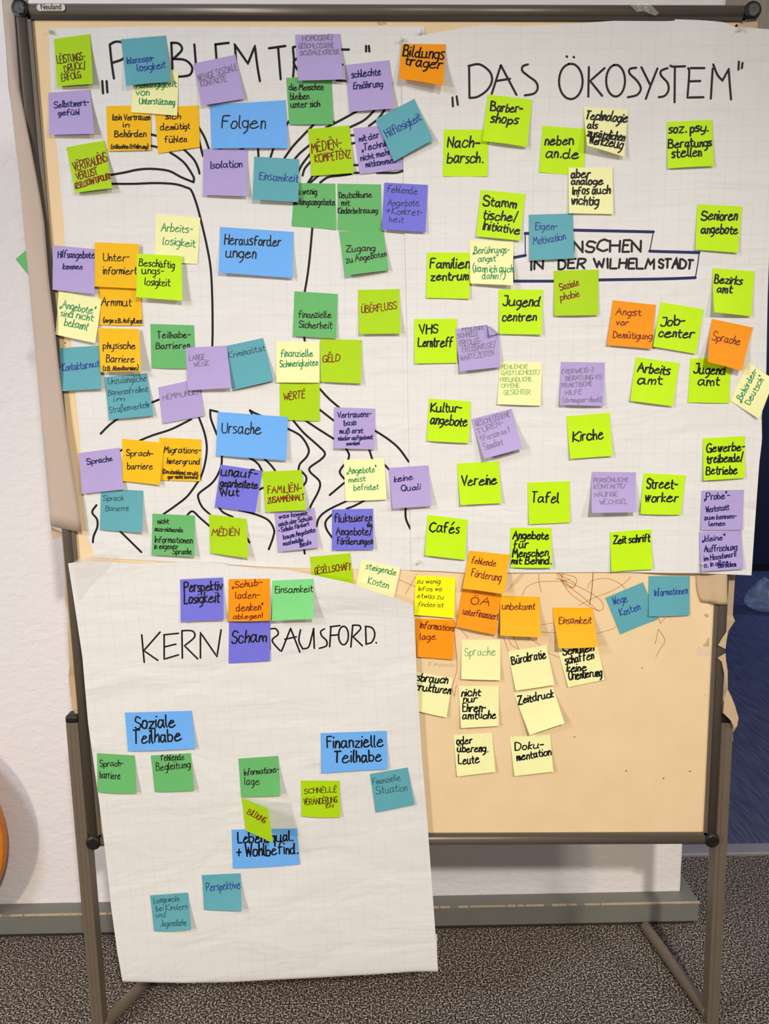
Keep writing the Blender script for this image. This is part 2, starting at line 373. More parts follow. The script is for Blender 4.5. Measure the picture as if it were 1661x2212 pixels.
FRAME = {'TL': (-0.6141, 1.9369), 'TR': (0.6042, 1.9247), 'BL': (-0.5999, 0.4381), 'BR': (0.616, 0.4188)}
FLAP = [((-0.6332, 0.016, 1.9699), (-0.6504, 0.02, 1.9718)), ((-0.6331, 0.016, 1.9492), (-0.6505, 0.02, 1.9512)), ((-0.6331, 0.016, 1.9283), (-0.6507, 0.02, 1.9306)), ((-0.6332, 0.016, 1.9074), (-0.6506, 0.02, 1.9098)), ((-0.6332, 0.016, 1.8864), (-0.6506, 0.02, 1.889)), ((-0.6333, 0.016, 1.8652), (-0.6511, 0.02, 1.868)), ((-0.6332, 0.0156, 1.8438), (-0.6513, 0.0196, 1.8468)), ((-0.6315, 0.0115, 1.821), (-0.6498, 0.0155, 1.8241)), ((-0.6264, 0.0046, 1.7971), (-0.6464, 0.0086, 1.8005)), ((-0.621, -0.0028, 1.7732), (-0.6432, 0.0012, 1.7768)), ((-0.6162, -0.0084, 1.75), (-0.6413, -0.0044, 1.7538)), ((-0.613, -0.01, 1.7281), (-0.64, -0.006, 1.732)), ((-0.6105, -0.01, 1.7065), (-0.6392, -0.006, 1.7107)), ((-0.6083, -0.01, 1.6849), (-0.6384, -0.006, 1.6893)), ((-0.6061, -0.01, 1.6631), (-0.6377, -0.006, 1.6678)), ((-0.6041, -0.01, 1.6413), (-0.6373, -0.006, 1.6461)), ((-0.6023, -0.01, 1.6193), (-0.6372, -0.006, 1.6244)), ((-0.6005, -0.01, 1.5972), (-0.637, -0.006, 1.6025)), ((-0.6004, -0.01, 1.5751), (-0.6368, -0.006, 1.5806)), ((-0.6002, -0.01, 1.5528), (-0.6366, -0.006, 1.5585)), ((-0.6001, -0.01, 1.5303), (-0.6364, -0.006, 1.5363)), ((-0.6, -0.01, 1.5078), (-0.6361, -0.006, 1.514)), ((-0.5988, -0.01, 1.4852), (-0.6359, -0.006, 1.4916)), ((-0.5976, -0.01, 1.4624), (-0.6357, -0.006, 1.469)), ((-0.5964, -0.01, 1.4395), (-0.6355, -0.006, 1.4464)), ((-0.5955, -0.01, 1.4165), (-0.6353, -0.006, 1.4236)), ((-0.5949, -0.01, 1.3933), (-0.6351, -0.006, 1.4007)), ((-0.5944, -0.01, 1.3701), (-0.6349, -0.006, 1.3777)), ((-0.5938, -0.01, 1.3467), (-0.6347, -0.006, 1.3545)), ((-0.5928, -0.01, 1.3232), (-0.6345, -0.006, 1.3313)), ((-0.5918, -0.01, 1.2995), (-0.6343, -0.006, 1.3079)), ((-0.5907, -0.01, 1.2758), (-0.6341, -0.006, 1.2844)), ((-0.5893, -0.01, 1.2519), (-0.6339, -0.006, 1.2607)), ((-0.5875, -0.01, 1.2278), (-0.6337, -0.006, 1.237)), ((-0.5857, -0.01, 1.2037), (-0.6335, -0.006, 1.2131)), ((-0.5839, -0.01, 1.1794), (-0.6333, -0.006, 1.1891)), ((-0.5817, -0.01, 1.1549), (-0.6331, -0.006, 1.1649)), ((-0.5795, -0.01, 1.1304), (-0.6329, -0.006, 1.1406)), ((-0.5773, -0.01, 1.1056), (-0.6327, -0.006, 1.1162)), ((-0.576, -0.01, 1.0808), (-0.6326, -0.006, 1.0917)), ((-0.5747, -0.01, 1.0559), (-0.6325, -0.006, 1.067))]
BACK_L = [(-0.6223, 0.014, 1.0522), (-0.6234, 0.014, 1.0259), (-0.6227, 0.014, 0.9906), (-0.6229, 0.014, 0.955), (-0.6265, 0.014, 0.9192), (-0.623, 0.014, 0.8966), (-0.625, 0.014, 0.8467), (-0.6266, 0.014, 0.7916), (-0.6316, 0.014, 0.7713), (-0.6308, 0.014, 0.7359), (-0.6267, 0.014, 0.7077), (-0.6194, 0.014, 0.6868)]
BACK_R = [(0.6404, 0.014, 0.9531), (0.6416, 0.014, 0.8716), (0.6448, 0.014, 0.8614), (0.6326, 0.014, 0.8424), (0.6301, 0.014, 0.8073), (0.6307, 0.014, 0.7962), (0.6363, 0.014, 0.7607), (0.6382, 0.014, 0.7259), (0.6482, 0.014, 0.7087), (0.6557, 0.014, 0.6896), (0.6625, 0.014, 0.6657), (0.6617, 0.014, 0.6485), (0.6553, 0.014, 0.6324), (0.6552, 0.014, 0.6179)]
RFLAP = [(0.5592, -0.0095, 0.9733), (0.5636, -0.0095, 0.9378), (0.5691, -0.0095, 0.9155), (0.5767, -0.0095, 0.902), (0.5994, -0.0095, 0.9007), (0.6228, -0.0095, 0.903), (0.6281, -0.0095, 0.8877), (0.6274, -0.0095, 0.9146), (0.6241, -0.0095, 0.9723)]
TORN = [[(0.6039, -0.011, 0.8218), (0.611, -0.011, 0.8362), (0.6206, -0.011, 0.8523), (0.6184, -0.011, 0.8143)], [(0.6044, -0.011, 0.7972), (0.6189, -0.011, 0.8061), (0.6235, -0.011, 0.7703), (0.6263, -0.011, 0.7361), (0.6173, -0.011, 0.7704), (0.6128, -0.011, 0.7888)], [(0.6211, -0.011, 0.6869), (0.6226, -0.011, 0.7241), (0.6264, -0.011, 0.7343), (0.6404, -0.011, 0.7071), (0.6501, -0.011, 0.677), (0.6493, -0.011, 0.6601), (0.6442, -0.011, 0.6564), (0.6362, -0.011, 0.6716)]]
CORNER = [(0.5768, -0.0085, 1.8976), (0.5813, -0.0085, 1.9018), (0.5935, -0.0085, 1.9053), (0.6121, -0.0085, 1.9066), (0.6139, -0.0085, 1.8894), (0.5789, -0.0085, 1.8897)]
CRUMPLE = [(-0.6403, 0.012, 1.0633), (-0.6206, 0.012, 1.0525), (-0.6211, 0.012, 1.0455), (-0.6264, 0.012, 1.0438), (-0.6396, 0.012, 1.0397)]
PINS = [(-0.5684, -0.004, 1.9022), (0.0484, -0.004, 1.8951), (0.0173, -0.004, 1.8839), (0.58, -0.004, 1.8923), (0.0398, -0.004, 0.9897), (0.562, -0.004, 0.9808)]
WALLX = 0.7091
LEGS = {'L': [(-0.6257, 0.0, 0.6837), (-0.6229, 0.0, 0.033)], 'R': [(0.6355, 0.0, 0.6611), (0.6428, 0.0, 0.0034)]}
TAPES = [("crinkled clear tape over the hanging sheet's top left corner", [(-0.5996, -0.0128, 0.998), (-0.5661, -0.0128, 1.0166), (-0.5355, -0.0128, 1.0196), (-0.5219, -0.0128, 1.0073), (-0.5324, -0.0128, 0.99), (-0.5652, -0.0128, 0.9591), (-0.5931, -0.0128, 0.9261), (-0.5974, -0.0128, 0.9596)]), ('short strip of clear tape on the board beside the right rail', [(0.569, -0.0006, 0.817), (0.6036, -0.0006, 0.8155), (0.6037, -0.0006, 0.7962), (0.5691, -0.0006, 0.7977)]), ('old clear tape wrapped over the top rail', [(0.3981, -0.0092, 1.9321), (0.415, -0.0092, 1.9369), (0.4305, -0.0092, 1.9346), (0.4458, -0.0092, 1.9204), (0.4405, -0.0092, 1.9162), (0.4201, -0.0092, 1.9234), (0.4093, -0.0092, 1.9221)])]
MARKS = [('tape_residue', 'kraft', [(-0.031, -0.0005, 1.9215), (-0.021, -0.0005, 1.9222), (-0.0101, -0.0005, 1.9207), (-0.0087, -0.0005, 1.9107), (-0.0211, -0.0005, 1.9093), (-0.0257, -0.0005, 1.9151)]), ('torn_chip', 'kraft', [(0.5788, -0.0012, 0.8798), (0.584, -0.0012, 0.8815), (0.5887, -0.0012, 0.8751), (0.5835, -0.0012, 0.8743)]), ('torn_chip', 'trim_edge', [(0.58, -0.0014, 0.8208), (0.5859, -0.0014, 0.8252), (0.5899, -0.0014, 0.8343), (0.589, -0.0014, 0.8179), (0.5837, -0.0014, 0.817)]), ('torn_hole', 'trim_dark', [(0.5845, -0.001, 0.8215), (0.59, -0.001, 0.8342), (0.5901, -0.001, 0.8168), (0.5873, -0.001, 0.8196)]), ('ink_spot', 'ink_black', [(0.5741, -0.0092, 1.8995), (0.5762, -0.0092, 1.9023), (0.5794, -0.0092, 1.9023), (0.5788, -0.0092, 1.8987), (0.5758, -0.0092, 1.8966)]), ('ink_spot', 'ink_black', [(0.4322, -0.0078, 1.9239), (0.4328, -0.0078, 1.9275), (0.4352, -0.0078, 1.9267), (0.4346, -0.0078, 1.9218), (0.4331, -0.0078, 1.9211)])]
SHEETS = {'L': {'top': [(-0.5715, 1.9077), (-0.4212, 1.91), (-0.1899, 1.9073), (0.0556, 1.9064)], 'left': [(-0.5715, 1.9077), (-0.5748, 1.8374), (-0.5756, 1.7792), (-0.5718, 1.6977), (-0.5707, 1.6298), (-0.5705, 1.5686), (-0.5731, 1.4276), (-0.5715, 1.3066), (-0.5698, 1.2406), (-0.5708, 1.1822), (-0.5729, 1.0973), (-0.57, 1.0455), (-0.5583, 1.0062)], 'bottom': [(-0.5583, 1.0062), (-0.3924, 0.9949), (-0.2215, 0.9826), (0.0278, 0.9734)], 'right': [(0.0556, 1.9064), (0.0544, 1.6538), (0.0466, 1.2573), (0.0278, 0.9734)]}, 'R': {'top': [(0.0173, 1.8863), (0.0662, 1.8943), (0.1197, 1.9025), (0.1662, 1.9071), (0.2128, 1.9039), (0.3137, 1.9081), (0.442, 1.9153), (0.5066, 1.91), (0.556, 1.9046), (0.5757, 1.8965), (0.5927, 1.8963), (0.6363, 1.8922)], 'left': [(0.0173, 1.8863), (0.0174, 1.7286), (0.0192, 1.5773), (0.022, 1.4204), (0.0227, 1.2989), (0.0242, 1.174), (0.026, 0.9739)], 'bottom': [(0.026, 0.9739), (0.0794, 0.9713), (0.1294, 0.9671), (0.382, 0.9648), (0.5605, 0.9623), (0.6586, 0.9564)], 'right': [(0.6363, 1.8922), (0.6462, 1.7204), (0.6537, 1.5691), (0.6571, 1.4599), (0.6631, 1.3267), (0.6623, 1.2989), (0.6595, 1.2495), (0.6629, 1.2079), (0.6605, 1.1659), (0.66, 1.1193), (0.6593, 1.0463), (0.6586, 0.9564)]}, 'K': {'top': [(-0.605, 0.9983), (-0.5725, 1.0022), (-0.5344, 1.0007), (-0.4753, 0.9963), (-0.39, 0.9978), (-0.3427, 0.9968), (-0.3043, 0.9907), (-0.2531, 0.9854), (-0.2023, 0.9822), (-0.1433, 0.969), (-0.084, 0.9549), (-0.0331, 0.9345), (-0.0075, 0.9268), (0.0293, 0.9107)], 'left': [(-0.605, 0.9983), (-0.5995, 0.9253), (-0.5919, 0.8179), (-0.5909, 0.6893), (-0.5807, 0.5189), (-0.5718, 0.3041), (-0.5638, 0.2066), (-0.5579, 0.1499)], 'bottom': [(-0.5579, 0.1499), (-0.4327, 0.1444), (-0.3404, 0.144), (-0.0625, 0.1542), (0.0303, 0.1596), (0.0729, 0.1589)], 'right': [(0.0293, 0.9107), (0.0347, 0.7708), (0.0426, 0.6217), (0.0553, 0.4476), (0.0661, 0.2724), (0.0729, 0.1589)]}}
INK = [
('L', 'title_lettering', 'ink_black', 4.6, [[(-0.4881, 1.8256), (-0.4881, 1.8065)], [(-0.4808, 1.8256), (-0.4807, 1.8079)], [(-0.4716, 1.8826), (-0.4704, 1.8547), (-0.4682, 1.8296)], [(-0.4711, 1.8826), (-0.4617, 1.8866), (-0.4501, 1.8848), (-0.4456, 1.8739), (-0.4504, 1.8606), (-0.4686, 1.8542)], [(-0.4359, 1.8822), (-0.4364, 1.8544), (-0.4365, 1.8324)], [(-0.4359, 1.8822), (-0.4204, 1.8808), (-0.4199, 1.8663), (-0.4371, 1.8556), (-0.4234, 1.8323)], [(-0.3996, 1.8802), (-0.4063, 1.8761), (-0.4114, 1.8681), (-0.4139, 1.8577), (-0.4133, 1.8471), (-0.4098, 1.8382), (-0.4039, 1.833), (-0.397, 1.8324), (-0.3903, 1.8365), (-0.3852, 1.8446), (-0.3827, 1.855), (-0.3833, 1.8656), (-0.3869, 1.8744), (-0.3927, 1.8796), (-0.3996, 1.8802)], [(-0.3687, 1.8839), (-0.3689, 1.8439)], [(-0.3687, 1.8839), (-0.3563, 1.8826), (-0.3516, 1.8729), (-0.3667, 1.8589)], [(-0.3667, 1.8589), (-0.3472, 1.857), (-0.336, 1.846), (-0.3406, 1.8338), (-0.3604, 1.8311)], [(-0.3303, 1.8811), (-0.3263, 1.8313), (-0.3079, 1.8306)], [(-0.2951, 1.8808), (-0.2934, 1.8334), (-0.2737, 1.8328)], [(-0.2951, 1.8808), (-0.2728, 1.8831)], [(-0.2949, 1.8566), (-0.2805, 1.8577)], [(-0.2625, 1.8801), (-0.2611, 1.8332)], [(-0.263, 1.8806), (-0.242, 1.8506), (-0.2292, 1.8779), (-0.2264, 1.8476), (-0.2229, 1.8232)], [(-0.2058, 1.8742), (-0.1782, 1.8776)], [(-0.1905, 1.8765), (-0.1878, 1.8259)], [(-0.1657, 1.8751), (-0.1646, 1.852), (-0.1667, 1.8296)], [(-0.1657, 1.8756), (-0.1534, 1.8762), (-0.1512, 1.8641), (-0.1652, 1.8516), (-0.1496, 1.8295)], [(-0.1221, 1.8748), (-0.122, 1.8273), (-0.1023, 1.8259)], [(-0.1221, 1.8748), (-0.1011, 1.8758)], [(-0.1227, 1.8517), (-0.1069, 1.8528)], [(-0.0973, 1.8715), (-0.0718, 1.8713)], [(-0.0946, 1.8714), (-0.0939, 1.8234), (-0.076, 1.8221)], [(-0.0938, 1.8491), (-0.0828, 1.8478)], [(-0.0429, 1.8767), (-0.043, 1.8682)], [(-0.0382, 1.8766), (-0.0375, 1.8681)]]),
('R', 'title_lettering', 'ink_black', 4.4, [[(0.102, 1.7934), (0.1028, 1.7793)], [(0.1091, 1.7951), (0.1112, 1.7817)], [(0.1301, 1.8429), (0.1309, 1.793)], [(0.1292, 1.8429), (0.1478, 1.8451), (0.165, 1.8334), (0.1688, 1.8189), (0.1605, 1.8044), (0.145, 1.7944), (0.1312, 1.7924)], [(0.1836, 1.8434), (0.1684, 1.798)], [(0.1836, 1.8434), (0.2107, 1.7968)], [(0.176, 1.8189), (0.1994, 1.8222)], [(0.2293, 1.8445), (0.2209, 1.8417), (0.2201, 1.8345), (0.229, 1.8272), (0.2432, 1.817), (0.2465, 1.8068), (0.2404, 1.7987), (0.2248, 1.7959)], [(0.2944, 1.8567), (0.2954, 1.8558)], [(0.3063, 1.8558), (0.3072, 1.8549)], [(0.2984, 1.8448), (0.2904, 1.84), (0.2847, 1.8308), (0.2826, 1.8189), (0.2844, 1.8067), (0.2898, 1.7966), (0.2978, 1.7906), (0.3068, 1.7899), (0.3149, 1.7947), (0.3205, 1.804), (0.3226, 1.8159), (0.3207, 1.8281), (0.3153, 1.8381), (0.3073, 1.8441), (0.2984, 1.8448)], [(0.3326, 1.8395), (0.333, 1.7931)], [(0.3592, 1.8378), (0.3354, 1.8178), (0.3565, 1.7943)], [(0.375, 1.8426), (0.3686, 1.8383), (0.3642, 1.83), (0.3626, 1.8194), (0.3642, 1.8084), (0.3687, 1.7994), (0.3752, 1.794), (0.3823, 1.7934), (0.3887, 1.7977), (0.3931, 1.806), (0.3947, 1.8167), (0.393, 1.8276), (0.3886, 1.8366), (0.3821, 1.842), (0.375, 1.8426)], [(0.413, 1.8381), (0.4021, 1.8361), (0.4024, 1.8289), (0.4154, 1.8172), (0.4221, 1.8055), (0.4162, 1.7954), (0.4006, 1.7917)], [(0.4217, 1.8389), (0.4376, 1.8113)], [(0.4491, 1.8367), (0.4392, 1.8113), (0.4313, 1.7889)], [(0.466, 1.8369), (0.4555, 1.8329), (0.4558, 1.8256), (0.467, 1.8137), (0.4691, 1.802), (0.4633, 1.7934), (0.4532, 1.7913)], [(0.4705, 1.8405), (0.4751, 1.8389), (0.4946, 1.8385)], [(0.4781, 1.8379), (0.48, 1.7825)], [(0.5037, 1.8352), (0.5262, 1.8341)], [(0.4998, 1.8354), (0.5019, 1.8295), (0.5008, 1.7889), (0.527, 1.7883)], [(0.5017, 1.8144), (0.5206, 1.8141)], [(0.5399, 1.8331), (0.5393, 1.7859)], [(0.5405, 1.8394), (0.5482, 1.8234), (0.5574, 1.8138), (0.5669, 1.8319), (0.5697, 1.8102), (0.5737, 1.784)], [(0.5833, 1.8432), (0.5834, 1.8308)], [(0.5896, 1.8411), (0.5889, 1.833)]]),
('R', 'box_lettering', 'ink_black', 4.6, [('T', 'NSCHEN', (0.3145, 1.54), (0.4321, 1.5394), (0.3141, 1.5511)), ('T', 'IN', (0.2371, 1.5104), (0.2607, 1.5117), (0.2363, 1.5194)), ('T', 'DER', (0.2883, 1.5114), (0.3339, 1.5117), (0.288, 1.5204)), ('T', 'WILHELM', (0.3501, 1.513), (0.4559, 1.5094), (0.35, 1.522)), ('T', 'STADT', (0.4646, 1.5108), (0.5212, 1.5086), (0.4643, 1.5197))]),
('R', 'box_outline', 'ink_navy', 6.0, [[(0.229, 1.5717), (0.2643, 1.5719), (0.3135, 1.5759)], [(0.313, 1.5763), (0.4528, 1.5718)], [(0.4475, 1.5396), (0.492, 1.5371), (0.5317, 1.5349)], [(0.23, 1.5349), (0.2092, 1.5314)], [(0.2104, 1.4916), (0.281, 1.4908)], [(0.314, 1.4904), (0.3603, 1.4919), (0.495, 1.4923), (0.5274, 1.493)]]),
('R', 'box_outline', 'ink_navy', 2.2, [[(0.4528, 1.5718), (0.4475, 1.5396)], [(0.5321, 1.5349), (0.5302, 1.5143), (0.5274, 1.493)], [(0.229, 1.5717), (0.23, 1.5349)], [(0.2092, 1.5314), (0.2088, 1.5241), (0.2104, 1.4916)]]),
('K', 'title_lettering', 'ink_black', 3.8, [[(-0.4782, 0.8603), (-0.4767, 0.8066)], [(-0.4437, 0.865), (-0.4761, 0.8296), (-0.4511, 0.81)], [(-0.437, 0.8596), (-0.4097, 0.8621)], [(-0.4364, 0.8596), (-0.4391, 0.8122), (-0.4119, 0.8202)], [(-0.4369, 0.8362), (-0.4156, 0.8412)], [(-0.403, 0.8664), (-0.405, 0.8136)], [(-0.403, 0.867), (-0.3834, 0.8661), (-0.3803, 0.8543), (-0.3997, 0.8377), (-0.3763, 0.8116)], [(-0.3712, 0.813), (-0.3687, 0.8629), (-0.3401, 0.8154), (-0.33, 0.8675)], [(-0.3133, 0.8649), (-0.3142, 0.815)], [(-0.2894, 0.8674), (-0.2909, 0.8175)], [(-0.3137, 0.8386), (-0.2904, 0.8425)], [(-0.2782, 0.8672), (-0.2802, 0.8173), (-0.2576, 0.8198)], [(-0.24, 0.8674), (-0.228, 0.8677), (-0.2241, 0.8571), (-0.2356, 0.8448), (-0.2212, 0.8245)], [(-0.24, 0.8674), (-0.2403, 0.8274)], [(-0.2005, 0.8679), (-0.2188, 0.824)], [(-0.2005, 0.8679), (-0.1845, 0.8212)], [(-0.212, 0.8469), (-0.1903, 0.8514)], [(-0.182, 0.865), (-0.1857, 0.8438), (-0.179, 0.8274), (-0.1681, 0.831), (-0.1616, 0.8508), (-0.1575, 0.867)], [(-0.1575, 0.867), (-0.1574, 0.8282)], [(-0.1372, 0.8659), (-0.1445, 0.8605), (-0.1423, 0.8517), (-0.1342, 0.8428), (-0.1344, 0.8328), (-0.1478, 0.828)], [(-0.1263, 0.8697), (-0.1083, 0.8717)], [(-0.1251, 0.8697), (-0.1284, 0.8307)], [(-0.1267, 0.8527), (-0.1135, 0.8537)], [(-0.1032, 0.87), (-0.107, 0.8669), (-0.1098, 0.861), (-0.1111, 0.8533), (-0.1106, 0.8454), (-0.1083, 0.8389), (-0.1048, 0.835), (-0.1008, 0.8345), (-0.097, 0.8376), (-0.0941, 0.8435), (-0.0929, 0.8512), (-0.0934, 0.8591), (-0.0957, 0.8656), (-0.0991, 0.8696), (-0.1032, 0.87)], [(-0.0843, 0.872), (-0.0887, 0.8295)], [(-0.0843, 0.872), (-0.0723, 0.8713), (-0.0701, 0.8642), (-0.0843, 0.8495), (-0.067, 0.8317)], [(-0.0604, 0.8696), (-0.0598, 0.8341)], [(-0.0608, 0.8696), (-0.0484, 0.8664), (-0.0433, 0.8539), (-0.0488, 0.8389), (-0.0593, 0.8351)], [(-0.0412, 0.8376), (-0.0404, 0.8366)]]),
('L', 'tree_drawing', 'ink_black', 4.6, [[(-0.4852, 1.6757), (-0.4596, 1.6797), (-0.4379, 1.6838), (-0.4138, 1.685), (-0.3846, 1.6814), (-0.3638, 1.671), (-0.3428, 1.6624), (-0.3424, 1.6708), (-0.3547, 1.6912), (-0.3674, 1.7027), (-0.3803, 1.7109)], [(-0.4827, 1.6614), (-0.4474, 1.661), (-0.4072, 1.6618), (-0.3751, 1.6597), (-0.3566, 1.6544), (-0.3475, 1.6492), (-0.3393, 1.6261), (-0.3327, 1.5969), (-0.3252, 1.5574), (-0.3203, 1.5181), (-0.3201, 1.4651), (-0.3221, 1.4129), (-0.3239, 1.3859)], [(-0.4184, 1.7421), (-0.4, 1.7377)], [(-0.4195, 1.7239), (-0.4006, 1.7196)], [(-0.3303, 1.7524), (-0.3205, 1.7348), (-0.3135, 1.7147)], [(-0.3586, 1.7177), (-0.3409, 1.6999), (-0.3337, 1.6847), (-0.332, 1.6765)], [(-0.3301, 1.7299), (-0.3247, 1.7048)], [(-0.2975, 1.7153), (-0.2922, 1.7153)], [(-0.2603, 1.715), (-0.255, 1.715)], [(-0.181, 1.7524), (-0.1763, 1.7591)], [(-0.1345, 1.7533), (-0.1687, 1.721), (-0.1868, 1.6985)], [(-0.061, 1.7738), (-0.0879, 1.7603), (-0.1134, 1.7486)], [(-0.0305, 1.7752), (-0.048, 1.76), (-0.0721, 1.7489)], [(-0.0132, 1.7758), (-0.0241, 1.7622), (-0.0402, 1.7504)], [(-0.1421, 1.7208), (-0.1584, 1.7083), (-0.1695, 1.6971)], [(-0.1411, 1.7069), (-0.155, 1.6906), (-0.162, 1.6785)], [(-0.1407, 1.6943), (-0.1512, 1.683), (-0.1555, 1.6716)], [(-0.1375, 1.6714), (-0.1465, 1.6595)], [(-0.1287, 1.6708), (-0.143, 1.6595)], [(-0.1255, 1.6598), (-0.1113, 1.6686), (-0.0898, 1.6709), (-0.0723, 1.6733)], [(-0.0711, 1.7357), (-0.0631, 1.7361)], [(-0.07, 1.7226), (-0.062, 1.724)], [(-0.068, 1.6877), (-0.0594, 1.6876)], [(-0.0669, 1.675), (-0.0562, 1.6749)], [(-0.028, 1.6746), (0.0042, 1.6743), (0.0177, 1.6774)], [(-0.2302, 1.7165), (-0.2299, 1.7027)], [(-0.2044, 1.7151), (-0.2094, 1.7017)], [(-0.104, 1.753), (-0.0999, 1.7579)], [(-0.1408, 1.587), (-0.1461, 1.5428), (-0.1511, 1.5086), (-0.1575, 1.4769)], [(-0.161, 1.4032), (-0.1594, 1.3923)], [(-0.4189, 1.2956), (-0.4389, 1.2881)], [(-0.4992, 1.2606), (-0.5153, 1.2496), (-0.5317, 1.2344)], [(-0.3678, 1.2582), (-0.4038, 1.2411), (-0.4381, 1.2304), (-0.4611, 1.2217)], [(-0.4586, 1.2226), (-0.4787, 1.2136), (-0.4991, 1.2028)], [(-0.3544, 1.2628), (-0.3452, 1.2333), (-0.3423, 1.2051), (-0.3481, 1.174), (-0.3578, 1.1485)], [(-0.3608, 1.1455), (-0.382, 1.1187), (-0.4064, 1.1001), (-0.4279, 1.0857)], [(-0.3844, 1.0831), (-0.3741, 1.0906), (-0.3607, 1.078), (-0.3438, 1.0622)], [(-0.5483, 1.1046), (-0.5571, 1.0917), (-0.5494, 1.0784), (-0.5498, 1.0641), (-0.5575, 1.0475), (-0.56, 1.0355)], [(-0.5099, 1.0568), (-0.472, 1.0156)], [(-0.3191, 1.2707), (-0.333, 1.2742), (-0.3323, 1.2583), (-0.3225, 1.2288)], [(-0.2616, 1.2727), (-0.2547, 1.2685), (-0.2404, 1.2622)], [(-0.2616, 1.2727), (-0.2577, 1.2652)], [(-0.3155, 1.1928), (-0.3189, 1.1695), (-0.3341, 1.144), (-0.3608, 1.1231), (-0.3614, 1.1113), (-0.355, 1.097), (-0.3416, 1.0837)], [(-0.2669, 1.1883), (-0.2511, 1.1764), (-0.2435, 1.1618)], [(-0.2391, 1.1851), (-0.2279, 1.1738), (-0.2201, 1.1631)], [(-0.2501, 1.129), (-0.2415, 1.1331)], [(-0.3264, 1.0985), (-0.3179, 1.0877), (-0.3007, 1.0791)], [(-0.2896, 1.0921), (-0.2594, 1.0833), (-0.2363, 1.0722), (-0.2263, 1.0553), (-0.2279, 1.0409), (-0.237, 1.0174)], [(-0.2764, 1.0397), (-0.272, 1.0308)], [(-0.1719, 1.0171), (-0.1708, 1.0081)], [(-0.1953, 1.2392), (-0.1718, 1.2254), (-0.1584, 1.2026), (-0.1616, 1.1885), (-0.1748, 1.1745), (-0.178, 1.1617)], [(-0.1735, 1.1625), (-0.1645, 1.1518), (-0.1648, 1.1423), (-0.1701, 1.1349)], [(-0.185, 1.2542), (-0.166, 1.2309), (-0.1412, 1.208), (-0.1289, 1.1937), (-0.1363, 1.1825), (-0.1565, 1.1685), (-0.1567, 1.16), (-0.1401, 1.1425), (-0.142, 1.1253), (-0.1586, 1.0938), (-0.1591, 1.0735)], [(-0.162, 1.2527), (-0.1377, 1.2362), (-0.1113, 1.2189)], [(-0.1367, 1.2725), (-0.1119, 1.2526)], [(-0.1358, 1.3099), (-0.1194, 1.2917), (-0.1002, 1.2748)], [(-0.039, 1.2343), (-0.0138, 1.2176), (0.0058, 1.2004), (0.0232, 1.176)], [(-0.0905, 1.2017), (-0.085, 1.1903), (-0.0875, 1.1804)], [(-0.0939, 1.1733), (-0.1027, 1.1592), (-0.0945, 1.1462)], [(-0.0946, 1.1394), (-0.1221, 1.1169)], [(-0.0486, 1.1997), (-0.0429, 1.1812)], [(-0.0209, 1.1713), (-0.0121, 1.1618)], [(-0.0895, 1.1062), (-0.1251, 1.0896), (-0.142, 1.0756), (-0.1476, 1.0589)], [(-0.0577, 1.1062), (-0.0779, 1.0961), (-0.0921, 1.091)], [(-0.1183, 1.0812), (-0.1304, 1.0682), (-0.1295, 1.0538), (-0.1181, 1.0356)], [(0.0167, 1.0919), (0.0173, 1.0709), (0.0254, 1.0516)]]),
('B', 'faint_lettering', 'ink_crayon', 0.6, [('T', 'Finanzi', (0.0584, 0.7866), (0.1079, 0.7846), (0.0586, 0.7913))]),
